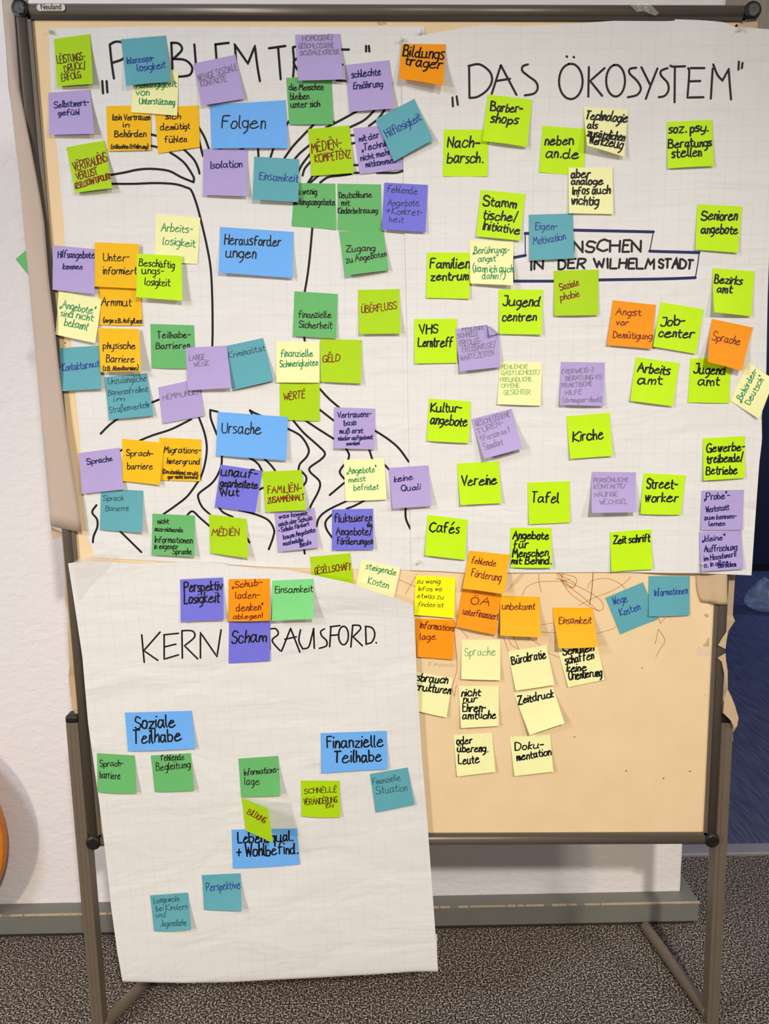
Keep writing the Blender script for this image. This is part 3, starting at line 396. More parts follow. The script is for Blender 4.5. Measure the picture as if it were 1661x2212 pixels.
('B', 'crayon_scribble', 'ink_crayon', 1.2, [[(0.3022, 0.9645), (0.3236, 0.937), (0.3471, 0.9177), (0.3709, 0.8959), (0.3803, 0.8886)], [(0.3023, 0.9609), (0.3326, 0.944), (0.3305, 0.9346), (0.3165, 0.9419), (0.307, 0.9538), (0.3114, 0.9631)], [(0.2644, 0.962), (0.2658, 0.945), (0.2696, 0.9284)], [(0.2356, 0.9631), (0.2266, 0.9504), (0.2085, 0.9341)], [(0.234, 0.9219), (0.2429, 0.9383), (0.2658, 0.9474), (0.3072, 0.9479), (0.3232, 0.9512)], [(0.3666, 0.9635), (0.3652, 0.9316), (0.3614, 0.902)], [(0.2311, 0.962), (0.213, 0.9411)], [(0.2023, 0.8652), (0.2141, 0.8506), (0.2297, 0.8165), (0.2168, 0.824), (0.2096, 0.8362)], [(0.2003, 0.84), (0.2099, 0.812)], [(0.2445, 0.8405), (0.2704, 0.8243)], [(0.2708, 0.8641), (0.2928, 0.8673)], [(0.2711, 0.8497), (0.3025, 0.8479)], [(0.2847, 0.8083), (0.3059, 0.7995)], [(0.1062, 0.8548), (0.1121, 0.7845), (0.1028, 0.743), (0.1071, 0.7245), (0.111, 0.7478)], [(0.1073, 0.8715), (0.1329, 0.8411)], [(0.0153, 0.9277), (0.0362, 0.9651)], [(0.003, 0.9562), (0.0338, 0.9416)], [(0.2961, 0.9658), (0.3211, 0.9284), (0.3458, 0.9081), (0.3778, 0.8901), (0.3874, 0.895), (0.3821, 0.91), (0.3573, 0.9278), (0.3206, 0.9457), (0.2964, 0.9535)], [(0.301, 0.9633), (0.3325, 0.9554), (0.334, 0.9406), (0.3209, 0.9358), (0.3061, 0.9509)], [(0.366, 0.9635), (0.3646, 0.9277), (0.361, 0.9016)], [(0.3411, 0.9007), (0.3698, 0.9152), (0.4009, 0.9271), (0.4246, 0.9416), (0.4374, 0.955)], [(0.3572, 0.9328), (0.364, 0.9475), (0.3928, 0.952), (0.4173, 0.9417), (0.4273, 0.9317)], [(0.4936, 0.8518), (0.5068, 0.8301), (0.5001, 0.815), (0.491, 0.7973)], [(0.4936, 0.8518), (0.4887, 0.8228)], [(0.4939, 0.8732), (0.4968, 0.8631), (0.5049, 0.873)], [(0.3767, 0.8449), (0.4081, 0.8545), (0.4128, 0.8594)]])]
NOTES = [
{'q': [(-0.4841, 1.7861), (-0.4081, 1.7872), (-0.4127, 1.7145), (-0.4861, 1.7136)], 'l': [0.0001, 0.0001, 0.0021, 0.0012], 'w': 0.0009, 's': 'L', 'b': 0.0004, 'col': 'A', 'st': 'bp', 'lab': 'amber sticky note reading kein Vertrauen in Behörden', 'curl': 0, 't': [('kein Vertrauen', 0.137, 0.307, 0.975, 0.33, 0.139, 0.233), ('in', 0.373, 0.476, 0.498, 0.479, 0.375, 0.408), ('Behörden', 0.173, 0.684, 0.889, 0.704, 0.175, 0.603), ('(schlechte Erfahrung)', 0.082, 0.94, 0.938, 0.964, 0.084, 0.887)]},
{'q': [(-0.4025, 1.7827), (-0.3279, 1.7857), (-0.3289, 1.7188), (-0.4009, 1.7091)], 'l': [0.0001, 0.0001, 0.0015, 0.0006], 'w': 0.0013, 's': 'L', 'b': 0.0004, 'col': 'A', 'st': 'bp', 'lab': 'amber sticky note reading sich demütigt fühlen', 'curl': 0, 't': [('sich', 0.231, 0.262, 0.571, 0.289, 0.236, 0.187), ('demütigt', 0.098, 0.498, 0.777, 0.537, 0.1, 0.418), ('fühlen', 0.187, 0.786, 0.691, 0.828, 0.188, 0.703)]},
{'q': [(-0.4343, 1.8432), (-0.3593, 1.8382), (-0.3645, 1.7688), (-0.4423, 1.7754)], 'l': [0.0001, 0.0001, 0.0021, 0.0012], 'w': 0.0015, 's': 'L', 'b': 0.0004, 'col': 'P', 'st': 'gn', 'lab': 'pale yellow note under the teal Interessenlosigkeit note, ending in Unterstützung', 'curl': 0, 't': [('Abhängigkeit', 0.08, 0.413, 0.967, 0.338, 0.075, 0.335), ('von', 0.082, 0.594, 0.373, 0.58, 0.079, 0.503), ('Unterstützung', 0.17, 0.787, 0.936, 0.755, 0.168, 0.706)]},
{'q': [(-0.4521, 1.89), (-0.3775, 1.895), (-0.3711, 1.8208), (-0.4454, 1.814)], 'l': [0.0005, 0.0005, 0.006, 0.01], 'w': 0.002, 's': 'L', 'b': 0.0004, 'col': 'T', 'st': 'bl', 'lab': 'teal sticky note reading Interessenlosigkeit, over the first title word', 'curl': 0, 't': [('Interessen-', 0.061, 0.529, 0.675, 0.512, 0.061, 0.45), ('losigkeit', 0.285, 0.712, 0.916, 0.687, 0.283, 0.627)]},
{'q': [(-0.5637, 1.8914), (-0.5035, 1.8987), (-0.5013, 1.8179), (-0.5623, 1.8154)], 'l': [0.0005, 0.0005, 0.009, 0.006], 'w': 0.0013, 's': 'L', 'b': 0.0004, 'col': 'K', 'st': 'rk', 'lab': 'narrow green-yellow note in the top left corner reading Leistungsdruck, Erfolg', 'curl': 0, 't': [('LËISTUNGS-', 0.055, 0.522, 0.829, 0.487, 0.043, 0.433), ('DRUCK/', 0.243, 0.712, 0.827, 0.669, 0.229, 0.631), ('ËRFOLG', 0.153, 0.901, 0.689, 0.856, 0.139, 0.824)]},
{'q': [(-0.3086, 1.7861), (-0.1809, 1.7926), (-0.1786, 1.7148), (-0.3088, 1.7157)], 'l': [0.0005, 0.0005, 0.004, 0.003], 'w': 0.0019, 's': 'L', 'b': 0.0004, 'col': 'S', 'st': 'bf', 'lab': 'large blue note reading Folgen, topmost of the blue cards', 'curl': 0, 't': [('Folgen', 0.147, 0.543, 0.713, 0.571, 0.151, 0.385)]},
{'q': [(-0.3334, 1.851), (-0.2622, 1.8645), (-0.2495, 1.7939), (-0.321, 1.7829)], 'l': [0.0005, 0.0005, 0.005, 0.008], 'w': -0.0011, 's': 'L', 'b': 0.0004, 'col': 'V', 'st': 'gr', 'lab': 'lilac note reading Wenige soziale Kontakte in faint pencil, tilted', 'curl': 0, 't': [('WENIGE SOZIALE', 0.035, 0.419, 0.974, 0.335, 0.028, 0.339), ('KONTAKTE', 0.073, 0.557, 0.674, 0.534, 0.072, 0.482)]},
{'q': [(-0.5795, 1.8077), (-0.5097, 1.8123), (-0.5042, 1.7391), (-0.582, 1.7392)], 'l': [0.0005, 0.0005, 0.01, 0.006], 'w': 0.0004, 's': 'L', 'b': 0.0004, 'col': 'V', 'st': 'nv', 'lab': 'lilac note reading Selbstwertgefühl at the left edge of the sheet', 'curl': 0, 't': [('Selbstwert-', 0.124, 0.359, 0.94, 0.335, 0.119, 0.28), ('gefühl', 0.217, 0.54, 0.705, 0.542, 0.216, 0.468)]},
{'q': [(-0.5561, 1.7212), (-0.491, 1.7314), (-0.4798, 1.6519), (-0.545, 1.6454)], 'l': [0.0005, 0.0005, 0.01, 0.006], 'w': 0.002, 's': 'L', 'b': 0.0004, 'col': 'K', 'st': 'rd', 'lab': 'green-yellow note reading Vertrauensverlust in dark red, tilted', 'curl': 0, 't': [('VËRTRAUËNS', 0.085, 0.538, 0.993, 0.432, 0.07, 0.432), ('VËRLUST', 0.111, 0.734, 0.694, 0.666, 0.1, 0.651), ('GËSËLLSCHAFT/POLITIK', 0.04, 0.919, 1.01, 0.795, 0.03, 0.855)]},
{'q': [(-0.3234, 1.7158), (-0.2482, 1.7144), (-0.2516, 1.6368), (-0.3267, 1.64)], 'l': [0.0005, 0.0005, 0.007, 0.005], 'w': 0.001, 's': 'L', 'b': 0.0004, 'col': 'V', 'st': 'nv', 'lab': 'lilac note reading Isolation under the blue Folgen card', 'curl': 0, 't': [('Isolation', 0.156, 0.421, 0.882, 0.369, 0.15, 0.336)]},
{'q': [(-0.1785, 1.828), (-0.1021, 1.8294), (-0.1007, 1.7529), (-0.1755, 1.7531)], 'l': [0.0001, 0.0001, 0.0021, 0.0012], 'w': 0.0019, 's': 'L', 'b': 0.0004, 'col': 'G', 'st': 'bp', 'lab': 'green sticky note reading die Menschen bleiben unter sich', 'curl': 0, 't': [('die Menschen', 0.044, 0.266, 0.798, 0.269, 0.048, 0.189), ('bleiben', 0.065, 0.465, 0.474, 0.459, 0.068, 0.387), ('unter sich', 0.061, 0.637, 0.71, 0.627, 0.063, 0.559)]},
{'q': [(-0.1611, 1.8947), (-0.0862, 1.8954), (-0.0822, 1.8212), (-0.1579, 1.8211)], 'l': [0.0005, 0.0005, 0.01, 0.006], 'w': -0.0008, 's': 'L', 'b': 0.0004, 'col': 'V', 'st': 'gr', 'lab': 'lilac note reading Homogene, geschlossene soziale Kreise in pencil', 'curl': 0, 't': [('HOMOGENE/', 0.155, 0.139, 0.835, 0.117, 0.155, 0.08), ('GESCHLOSSENE', 0.057, 0.293, 0.841, 0.289, 0.059, 0.235), ('SOZIALE KREISE', 0.082, 0.443, 0.953, 0.428, 0.083, 0.388)]},
{'q': [(-0.0789, 1.8469), (-0.0044, 1.8542), (0.0033, 1.7757), (-0.0716, 1.7719)], 'l': [0.0005, 0.0005, 0.007, 0.004], 'w': 0.0004, 's': 'L', 'b': 0.0004, 'col': 'V', 'st': 'nv', 'lab': 'lilac note reading schlechte Ernährung, left of the orange note', 'curl': 0, 't': [('schlechte', 0.119, 0.282, 0.773, 0.279, 0.119, 0.198), ('Ernährung', 0.133, 0.528, 0.791, 0.521, 0.133, 0.448)]},
{'q': [(-0.1439, 1.7463), (-0.0734, 1.7517), (-0.0668, 1.6735), (-0.1397, 1.67)], 'l': [0.0005, 0.0005, 0.005, 0.003], 'w': -0.0004, 's': 'L', 'b': 0.0004, 'col': 'K', 'st': 'rd', 'lab': 'green-yellow note reading Medienkompetenz in red letters', 'curl': 0, 't': [('MËDIËN-', 0.05, 0.507, 0.765, 0.432, 0.036, 0.403), ('KOMPËTËNZ', 0.106, 0.711, 0.963, 0.67, 0.101, 0.62)]},
{'q': [(-0.0668, 1.747), (0.0051, 1.7531), (0.0177, 1.6795), (-0.057, 1.6719)], 'l': [0.0001, 0.0001, 0.0012, 0.0012], 'w': 0.0006, 's': 'L', 'b': 0.0004, 'col': 'V', 'st': 'nv', 'lab': 'lilac note half under the teal Hilflosigkeit note, reading mit der Technik', 'curl': 0, 't': [('mit der', 0.094, 0.296, 0.567, 0.257, 0.09, 0.224), ('„Technik“', 0.134, 0.504, 0.772, 0.449, 0.13, 0.425), ('nicht mehr', 0.072, 0.717, 0.775, 0.638, 0.065, 0.645), ('mitkommen', 0.165, 0.863, 0.868, 0.83, 0.164, 0.79)]},
{'q': [(-0.0289, 1.76), (0.0371, 1.7919), (0.0689, 1.7241), (0.0021, 1.6908)], 'l': [0.0005, 0.0005, 0.008, 0.005], 'w': 0.0008, 's': 'R', 'b': 0.0004, 'col': 'T', 'st': 'bl', 'lab': 'teal note reading Hilflosigkeit, strongly tilted', 'curl': 0, 't': [('Hilflosigkeit', 0.084, 0.476, 0.955, 0.481, 0.076, 0.371)]},
{'q': [(-0.1692, 1.6596), (-0.0995, 1.6576), (-0.0997, 1.5818), (-0.1767, 1.5888)], 'l': [0.0001, 0.0001, 0.0021, 0.0012], 'w': -0.0012, 's': 'L', 'b': 0.0004, 'col': 'G', 'st': 'bp', 'lab': 'green note reading zu wenig Bildungsangebote, partly under the teal Einsamkeit note', 'curl': 0, 't': [('zu wenig', 0.001, 0.265, 0.545, 0.247, -0.005, 0.181), ('Bildungsangebote', -0.026, 0.496, 0.991, 0.468, -0.03, 0.417)]},
{'q': [(-0.2369, 1.703), (-0.1608, 1.698), (-0.1632, 1.626), (-0.2412, 1.6309)], 'l': [0.0005, 0.0005, 0.009, 0.01], 'w': -0.0005, 's': 'L', 'b': 0.0004, 'col': 'T', 'st': 'bl', 'lab': 'teal sticky note reading Einsamkeit', 'curl': 0, 't': [('Einsamkeit', 0.13, 0.519, 0.983, 0.528, 0.133, 0.415)]},
{'q': [(-0.096, 1.6576), (-0.0207, 1.6555), (-0.0207, 1.5787), (-0.0966, 1.5808)], 'l': [0.0001, 0.0001, 0.0003, 0.0003], 'w': -0.0002, 's': 'L', 'b': 0.0004, 'col': 'G', 'st': 'bp', 'lab': 'green note reading Deutschkurse mit Kinderbetreuung', 'curl': 0, 't': [('Deutschkurse', 0.039, 0.305, 0.782, 0.272, 0.037, 0.232), ('mit', 0.09, 0.462, 0.276, 0.458, 0.091, 0.389), ('Kinderbetreuung', 0.009, 0.637, 0.909, 0.612, 0.009, 0.565)]},
{'q': [(-0.0949, 1.5792), (-0.0181, 1.5802), (-0.009, 1.5119), (-0.0845, 1.5032)], 'l': [0.0005, 0.0005, 0.005, 0.008], 'w': 0.0019, 's': 'L', 'b': 0.0007, 'col': 'G', 'st': 'bp', 'lab': 'green note reading Zugang zu Angeboten, below the Deutschkurse note', 'curl': 0, 't': [('Zugang', 0.098, 0.479, 0.746, 0.491, 0.106, 0.391), ('zu Angeboten', 0.061, 0.723, 0.993, 0.65, 0.059, 0.641)]},
{'q': [(-0.0148, 1.658), (0.0598, 1.6533), (0.0552, 1.5745), (-0.0204, 1.5801)], 'l': [0.0005, 0.0005, 0.005, 0.005], 'w': 0.0014, 's': 'R', 'b': 0.0004, 'col': 'B', 'st': 'bt', 'lab': 'violet-blue note reading fehlende Angebote with an arrow', 'curl': 0, 't': [('fehlende', 0.065, 0.19, 0.767, 0.21, 0.068, 0.106), ('Angebote', 0.101, 0.488, 0.827, 0.448, 0.096, 0.404), ('→ Konkret-', 0.058, 0.657, 0.906, 0.655, 0.058, 0.573), ('heit', 0.158, 0.831, 0.479, 0.829, 0.158, 0.753)]},
{'q': [(-0.301, 1.5885), (-0.174, 1.5789), (-0.1771, 1.5007), (-0.3047, 1.5111)], 'l': [0.0005, 0.0005, 0.007, 0.009], 'w': -0.0007, 's': 'L', 'b': 0.0004, 'col': 'S', 'st': 'bf', 'lab': 'large blue card reading Herausforderungen in the tree trunk', 'curl': 0, 't': [('Herausforder', 0.065, 0.363, 0.823, 0.332, 0.066, 0.239), ('ungen', 0.086, 0.658, 0.492, 0.621, 0.085, 0.529)]},
{'q': [(-0.41, 1.6111), (-0.3341, 1.6039), (-0.3427, 1.5269), (-0.4172, 1.5311)], 'l': [0.0001, 0.0001, 0.0009, 0.0006], 'w': 0.0015, 's': 'L', 'b': 0.0004, 'col': 'P', 'st': 'gn', 'lab': 'pale yellow note reading Arbeitslosigkeit in green ink', 'curl': 0, 't': [('Arbeits-', 0.127, 0.349, 0.839, 0.332, 0.128, 0.255), ('losigkeit', 0.177, 0.626, 0.922, 0.633, 0.181, 0.532)]},
{'q': [(-0.5918, 1.5612), (-0.52, 1.554), (-0.5227, 1.4774), (-0.5964, 1.4859)], 'l': [0.0005, 0.0005, 0.008, 0.005], 'w': -0.0007, 's': 'L', 'b': 0.0004, 'col': 'V', 'st': 'nv', 'lab': "dull lilac note reading Hilfsangebote kennen at the board's left edge", 'curl': 0, 't': [('Hilfsangebote', 0.125, 0.262, 1.0, 0.201, 0.126, 0.174), ('kennen', 0.249, 0.507, 0.691, 0.473, 0.25, 0.437)]},
{'q': [(-0.517, 1.5015), (-0.4438, 1.4991), (-0.4447, 1.4234), (-0.5201, 1.4248)], 'l': [0.0001, 0.0001, 0.0018, 0.0012], 'w': 0.0009, 's': 'L', 'b': 0.0004, 'col': 'A', 'st': 'bp', 'lab': 'amber note reading Armmut, middle of the left amber column', 'curl': 0, 't': [('Armmut', 0.059, 0.565, 0.756, 0.556, 0.062, 0.459), ('(arge z.B. Aufg/Last', 0.093, 0.93, 0.988, 0.947, 0.096, 0.873)]},
{'q': [(-0.5171, 1.5643), (-0.4412, 1.5606), (-0.4461, 1.4859), (-0.5218, 1.4902)], 'l': [0.0001, 0.0001, 0.0018, 0.0015], 'w': -0.0008, 's': 'L', 'b': 0.0054, 'col': 'A', 'st': 'bp', 'lab': 'amber note reading Unterinformiert, top of the left amber column', 'curl': 0, 't': [('Unter-', 0.195, 0.412, 0.774, 0.388, 0.195, 0.311), ('informiert', 0.196, 0.709, 0.954, 0.676, 0.196, 0.613)]},
{'q': [(-0.446, 1.5444), (-0.3688, 1.5402), (-0.3699, 1.4638), (-0.4492, 1.4707)], 'l': [0.0005, 0.0005, 0.007, 0.008], 'w': -0.0012, 's': 'L', 'b': 0.0057, 'col': 'L', 'st': 'bp', 'lab': 'lime green note reading Beschäftigungslosigkeit in thin black pen', 'curl': 0, 't': [('Beschäftig', 0.055, 0.27, 0.833, 0.277, 0.059, 0.18), ('ungs-', 0.118, 0.453, 0.59, 0.424, 0.118, 0.363), ('losigkeit', 0.178, 0.707, 0.735, 0.688, 0.181, 0.61)]},
{'q': [(-0.5873, 1.4842), (-0.5136, 1.4688), (-0.5275, 1.3936), (-0.5968, 1.4093)], 'l': [0.0005, 0.0005, 0.007, 0.005], 'w': 0.0018, 's': 'L', 'b': 0.0009, 'col': 'P', 'st': 'gn', 'lab': 'pale yellow note reading Angebote sind nicht bekannt', 'curl': 0, 't': [('„Angebote“', 0.064, 0.362, 0.867, 0.358, 0.076, 0.265), ('sind nicht', 0.091, 0.554, 0.871, 0.525, 0.1, 0.463), ('bekannt', 0.2, 0.746, 0.762, 0.754, 0.214, 0.643)]},
{'q': [(-0.5217, 1.4197), (-0.4502, 1.4173), (-0.4489, 1.3437), (-0.5208, 1.3434)], 'l': [0.0005, 0.0005, 0.011, 0.005], 'w': -0.0005, 's': 'L', 'b': 0.0047, 'col': 'A', 'st': 'bp', 'lab': 'amber note reading physische Barriere, bottom of the left amber column', 'curl': 0, 't': [('physische', 0.093, 0.468, 0.886, 0.458, 0.098, 0.378), ('Barriere', 0.151, 0.778, 0.852, 0.785, 0.157, 0.688), ('(z.B. Abendtermine)', 0.061, 0.966, 0.942, 0.969, 0.064, 0.908)]},
{'q': [(-0.5973, 1.3859), (-0.5242, 1.3899), (-0.5219, 1.314), (-0.5924, 1.3108)], 'l': [0.0005, 0.0005, 0.008, 0.006], 'w': -0.0005, 's': 'L', 'b': 0.0004, 'col': 'T', 'st': 'bl', 'lab': "teal note reading Kontaktarmut at the board's left edge", 'curl': 0, 't': [('Kontaktarmut', 0.056, 0.538, 0.978, 0.484, 0.054, 0.44)]},
{'q': [(-0.5181, 1.3349), (-0.4424, 1.3408), (-0.4337, 1.2654), (-0.5136, 1.2595)], 'l': [0.0005, 0.0005, 0.005, 0.005], 'w': 0.0021, 's': 'L', 'b': 0.0004, 'col': 'T', 'st': 'tt', 'lab': 'teal note with four lines, Unzulängliche Barierenfreiheit im Straßenverkehr', 'curl': 0, 't': [('Unzulängliche', 0.069, 0.175, 0.964, 0.184, 0.071, 0.09), ('Barierenfreiheit', 0.041, 0.436, 0.962, 0.429, 0.042, 0.357), ('im', 0.153, 0.593, 0.391, 0.596, 0.155, 0.521), ('Straßenverkehr', 0.037, 0.846, 0.957, 0.795, 0.034, 0.761)]},
{'q': [(-0.4311, 1.4261), (-0.3543, 1.423), (-0.3559, 1.347), (-0.4334, 1.3494)], 'l': [0.0001, 0.0001, 0.0015, 0.0012], 'w': 0.0018, 's': 'L', 'b': 0.0004, 'col': 'G', 'st': 'bp', 'lab': 'green note reading Teilhabe-Barrieren', 'curl': 0, 't': [('Teilhabe-', 0.16, 0.314, 0.911, 0.281, 0.16, 0.231), ('Barrieren', 0.118, 0.556, 0.887, 0.528, 0.119, 0.473)]},
{'q': [(-0.4238, 1.3155), (-0.3487, 1.3305), (-0.3444, 1.2636), (-0.4194, 1.2507)], 'l': [0.0001, 0.0001, 0.0027, 0.0021], 'w': -0.0002, 's': 'L', 'b': 0.0004, 'col': 'V', 'st': 'gr', 'lab': 'light lilac note reading Hemmungen in pencil, under the Lange Wege note', 'curl': 0, 't': [('HEMMUNGEN', 0.082, 0.378, 1.001, 0.393, 0.077, 0.3)]},
{'q': [(-0.2984, 1.3867), (-0.2335, 1.3994), (-0.2166, 1.3247), (-0.2901, 1.3086)], 'l': [0.0005, 0.0005, 0.006, 0.004], 'w': 0.0021, 's': 'L', 'b': 0.0004, 'col': 'T', 'st': 'tt', 'lab': 'teal note reading Kriminalität, right of a lilac note', 'curl': 0, 't': [('Kriminalität', 0.007, 0.282, 0.988, 0.291, 0.001, 0.2)]},
{'q': [(-0.3714, 1.384), (-0.2977, 1.3871), (-0.2918, 1.3124), (-0.3698, 1.3093)], 'l': [0.0005, 0.0005, 0.01, 0.005], 'w': 0.0006, 's': 'L', 'b': 0.0016, 'col': 'V', 'st': 'gr', 'lab': 'light lilac note reading Lange Wege in pencil', 'curl': 0, 't': [('LANGE', 0.075, 0.297, 0.446, 0.299, 0.076, 0.23), ('WEGE', 0.176, 0.449, 0.531, 0.443, 0.176, 0.382)]},
{'q': [(-0.1752, 1.4791), (-0.0994, 1.4734), (-0.1034, 1.3968), (-0.18, 1.4018)], 'l': [0.0005, 0.0005, 0.004, 0.004], 'w': 0.0011, 's': 'L', 'b': 0.0004, 'col': 'G', 'st': 'bp', 'lab': 'green note reading finanzielle Sicherheit', 'curl': 0, 't': [('finanzielle', 0.122, 0.583, 0.866, 0.534, 0.118, 0.496), ('Sicherheit', 0.13, 0.799, 0.892, 0.785, 0.13, 0.711)]},
{'q': [(-0.0636, 1.4799), (0.0091, 1.4807), (0.0103, 1.4037), (-0.0626, 1.4036)], 'l': [0.0005, 0.0005, 0.008, 0.007], 'w': -0.0005, 's': 'L', 'b': 0.0004, 'col': 'K', 'st': 'rd', 'lab': 'green-yellow note reading Überfluss in red letters', 'curl': 0, 't': [('ÜBËRFLUSS', 0.071, 0.517, 0.922, 0.444, 0.064, 0.433)]},
{'q': [(-0.207, 1.326), (-0.1348, 1.3245), (-0.1371, 1.2516), (-0.2081, 1.2554)], 'l': [0.0001, 0.0001, 0.0015, 0.0012], 'w': 0.002, 's': 'L', 'b': 0.0004, 'col': 'K', 'st': 'rd', 'lab': 'green-yellow note reading Werte in red letters', 'curl': 0, 't': [('WËRTË', 0.098, 0.496, 0.625, 0.445, 0.092, 0.398)]},
{'q': [(-0.1321, 1.3968), (-0.0582, 1.3937), (-0.0608, 1.3177), (-0.1329, 1.3217)], 'l': [0.0005, 0.0005, 0.006, 0.005], 'w': 0.0011, 's': 'L', 'b': 0.0004, 'col': 'K', 'st': 'rd', 'lab': 'green-yellow note reading Geld, right of a pale yellow note', 'curl': 0, 't': [('GËLD', 0.059, 0.536, 0.462, 0.504, 0.055, 0.445)]},
{'q': [(-0.2105, 1.3929), (-0.1336, 1.392), (-0.1353, 1.3201), (-0.2124, 1.3214)], 'l': [0.0005, 0.0005, 0.003, 0.003], 'w': 0.0021, 's': 'L', 'b': 0.0004, 'col': 'P', 'st': 'gn', 'lab': 'pale yellow note reading finanzielle Schwierigkeiten in green ink', 'curl': 0, 't': [('finanzielle', 0.107, 0.37, 0.849, 0.361, 0.106, 0.274), ('Schwierigkeiten', 0.091, 0.622, 0.964, 0.582, 0.088, 0.533)]},
{'q': [(-0.3191, 1.2708), (-0.1935, 1.26), (-0.1983, 1.182), (-0.325, 1.1933)], 'l': [0.0005, 0.0005, 0.005, 0.004], 'w': 0.0018, 's': 'L', 'b': 0.0026, 'col': 'S', 'st': 'bf', 'lab': 'large blue card reading Ursache among the tree roots', 'curl': 0, 't': [('Ursache', 0.072, 0.484, 0.626, 0.439, 0.07, 0.342)]},
{'q': [(-0.1105, 1.2764), (-0.0367, 1.2726), (-0.0387, 1.1994), (-0.1112, 1.2035)], 'l': [0.0005, 0.0005, 0.005, 0.009], 'w': -0.0002, 's': 'L', 'b': 0.0004, 'col': 'V', 'st': 'nv', 'lab': 'lilac note with five navy lines beginning Vertrauensbasis', 'curl': 0, 't': [('Vertrauens-', 0.082, 0.253, 0.903, 0.195, 0.08, 0.17), ('basis', 0.246, 0.441, 0.541, 0.411, 0.241, 0.366), ('muß erst', 0.137, 0.644, 0.707, 0.595, 0.135, 0.575), ('wieder aufgebaut', 0.098, 0.809, 0.947, 0.739, 0.096, 0.751), ('werden', 0.302, 0.916, 0.62, 0.892, 0.301, 0.868)]},
{'q': [(-0.4271, 1.2261), (-0.3511, 1.2216), (-0.3567, 1.1458), (-0.4293, 1.1486)], 'l': [0.0001, 0.0001, 0.0024, 0.0015], 'w': 0.0, 's': 'L', 'b': 0.0004, 'col': 'A', 'st': 'bp', 'lab': 'amber note reading Migrationshintergrund', 'curl': 0, 't': [('Migrations-', 0.109, 0.352, 0.995, 0.327, 0.111, 0.271), ('hintergrund', 0.179, 0.605, 0.971, 0.588, 0.181, 0.529), ('(Deutschland strukt.', 0.068, 0.833, 0.957, 0.857, 0.072, 0.782), ('gar nicht kennen)', 0.193, 0.95, 0.934, 0.937, 0.194, 0.904)]},
{'q': [(-0.4938, 1.225), (-0.4183, 1.2163), (-0.4296, 1.141), (-0.496, 1.1485)], 'l': [0.0005, 0.0005, 0.007, 0.004], 'w': -0.0006, 's': 'L', 'b': 0.0006, 'col': 'A', 'st': 'bp', 'lab': 'amber note reading Sprachbarriere between a lilac and an amber note', 'curl': 0, 't': [('Sprach-', 0.103, 0.392, 0.755, 0.339, 0.105, 0.316), ('barriere', 0.124, 0.708, 0.776, 0.648, 0.125, 0.626)]},
{'q': [(-0.5381, 1.1348), (-0.4617, 1.1301), (-0.4657, 1.0538), (-0.5441, 1.0593)], 'l': [0.0005, 0.0005, 0.009, 0.004], 'w': -0.0007, 's': 'L', 'b': 0.0004, 'col': 'T', 'st': 'tt', 'lab': 'teal note reading Sprach Barierre under the lilac Sprache note', 'curl': 0, 't': [('Sprach', 0.052, 0.284, 0.522, 0.269, 0.052, 0.211), ('Barierre', 0.119, 0.529, 0.67, 0.506, 0.118, 0.451)]},
{'q': [(-0.5739, 1.2), (-0.4991, 1.2089), (-0.4957, 1.1334), (-0.5708, 1.1263)], 'l': [0.0005, 0.0005, 0.006, 0.006], 'w': -0.001, 's': 'L', 'b': 0.0004, 'col': 'V', 'st': 'nv', 'lab': "lilac note reading Sprache near the board's left edge", 'curl': 0, 't': [('Sprache', 0.185, 0.307, 0.798, 0.282, 0.179, 0.234)]},
{'q': [(-0.4474, 1.0873), (-0.3703, 1.0826), (-0.3729, 1.0067), (-0.452, 1.0118)], 'l': [0.0005, 0.0005, 0.008, 0.006], 'w': -0.0002, 's': 'L', 'b': 0.0004, 'col': 'G', 'st': 'bp', 'lab': 'green note with five lines, nicht ausreichende Informationen in eigener Sprache', 'curl': 0, 't': [('nicht', 0.129, 0.237, 0.391, 0.225, 0.128, 0.17), ('ausreichende', 0.063, 0.419, 0.725, 0.416, 0.064, 0.357), ('Informationen', 0.063, 0.694, 0.947, 0.672, 0.063, 0.609), ('in eigener', 0.066, 0.85, 0.619, 0.819, 0.064, 0.777), ('Sprache', 0.492, 0.951, 0.934, 0.932, 0.492, 0.878)]},
{'q': [(-0.3442, 1.0846), (-0.276, 1.0753), (-0.2738, 1.0037), (-0.3438, 1.0133)], 'l': [0.0005, 0.0005, 0.01, 0.005], 'w': 0.0009, 's': 'L', 'b': 0.0004, 'col': 'K', 'st': 'rd', 'lab': 'green-yellow note reading Medien, low on the left sheet', 'curl': 0, 't': [('MËDIËN', 0.052, 0.552, 0.779, 0.452, 0.055, 0.447)]},
{'q': [(-0.3184, 1.1756), (-0.2433, 1.1635), (-0.2579, 1.0877), (-0.3318, 1.0991)], 'l': [0.0005, 0.0005, 0.008, 0.006], 'w': -0.0012, 's': 'L', 'b': 0.0004, 'col': 'B', 'st': 'mk', 'lab': 'violet-blue note reading unaufgearbeitete Wut under the Ursache card', 'curl': 0, 't': [('unauf-', 0.042, 0.249, 0.893, 0.19, 0.034, 0.129), ('gearbeitete', 0.058, 0.5, 0.95, 0.435, 0.05, 0.398), ('Wut', 0.072, 0.741, 0.535, 0.661, 0.051, 0.628)]},
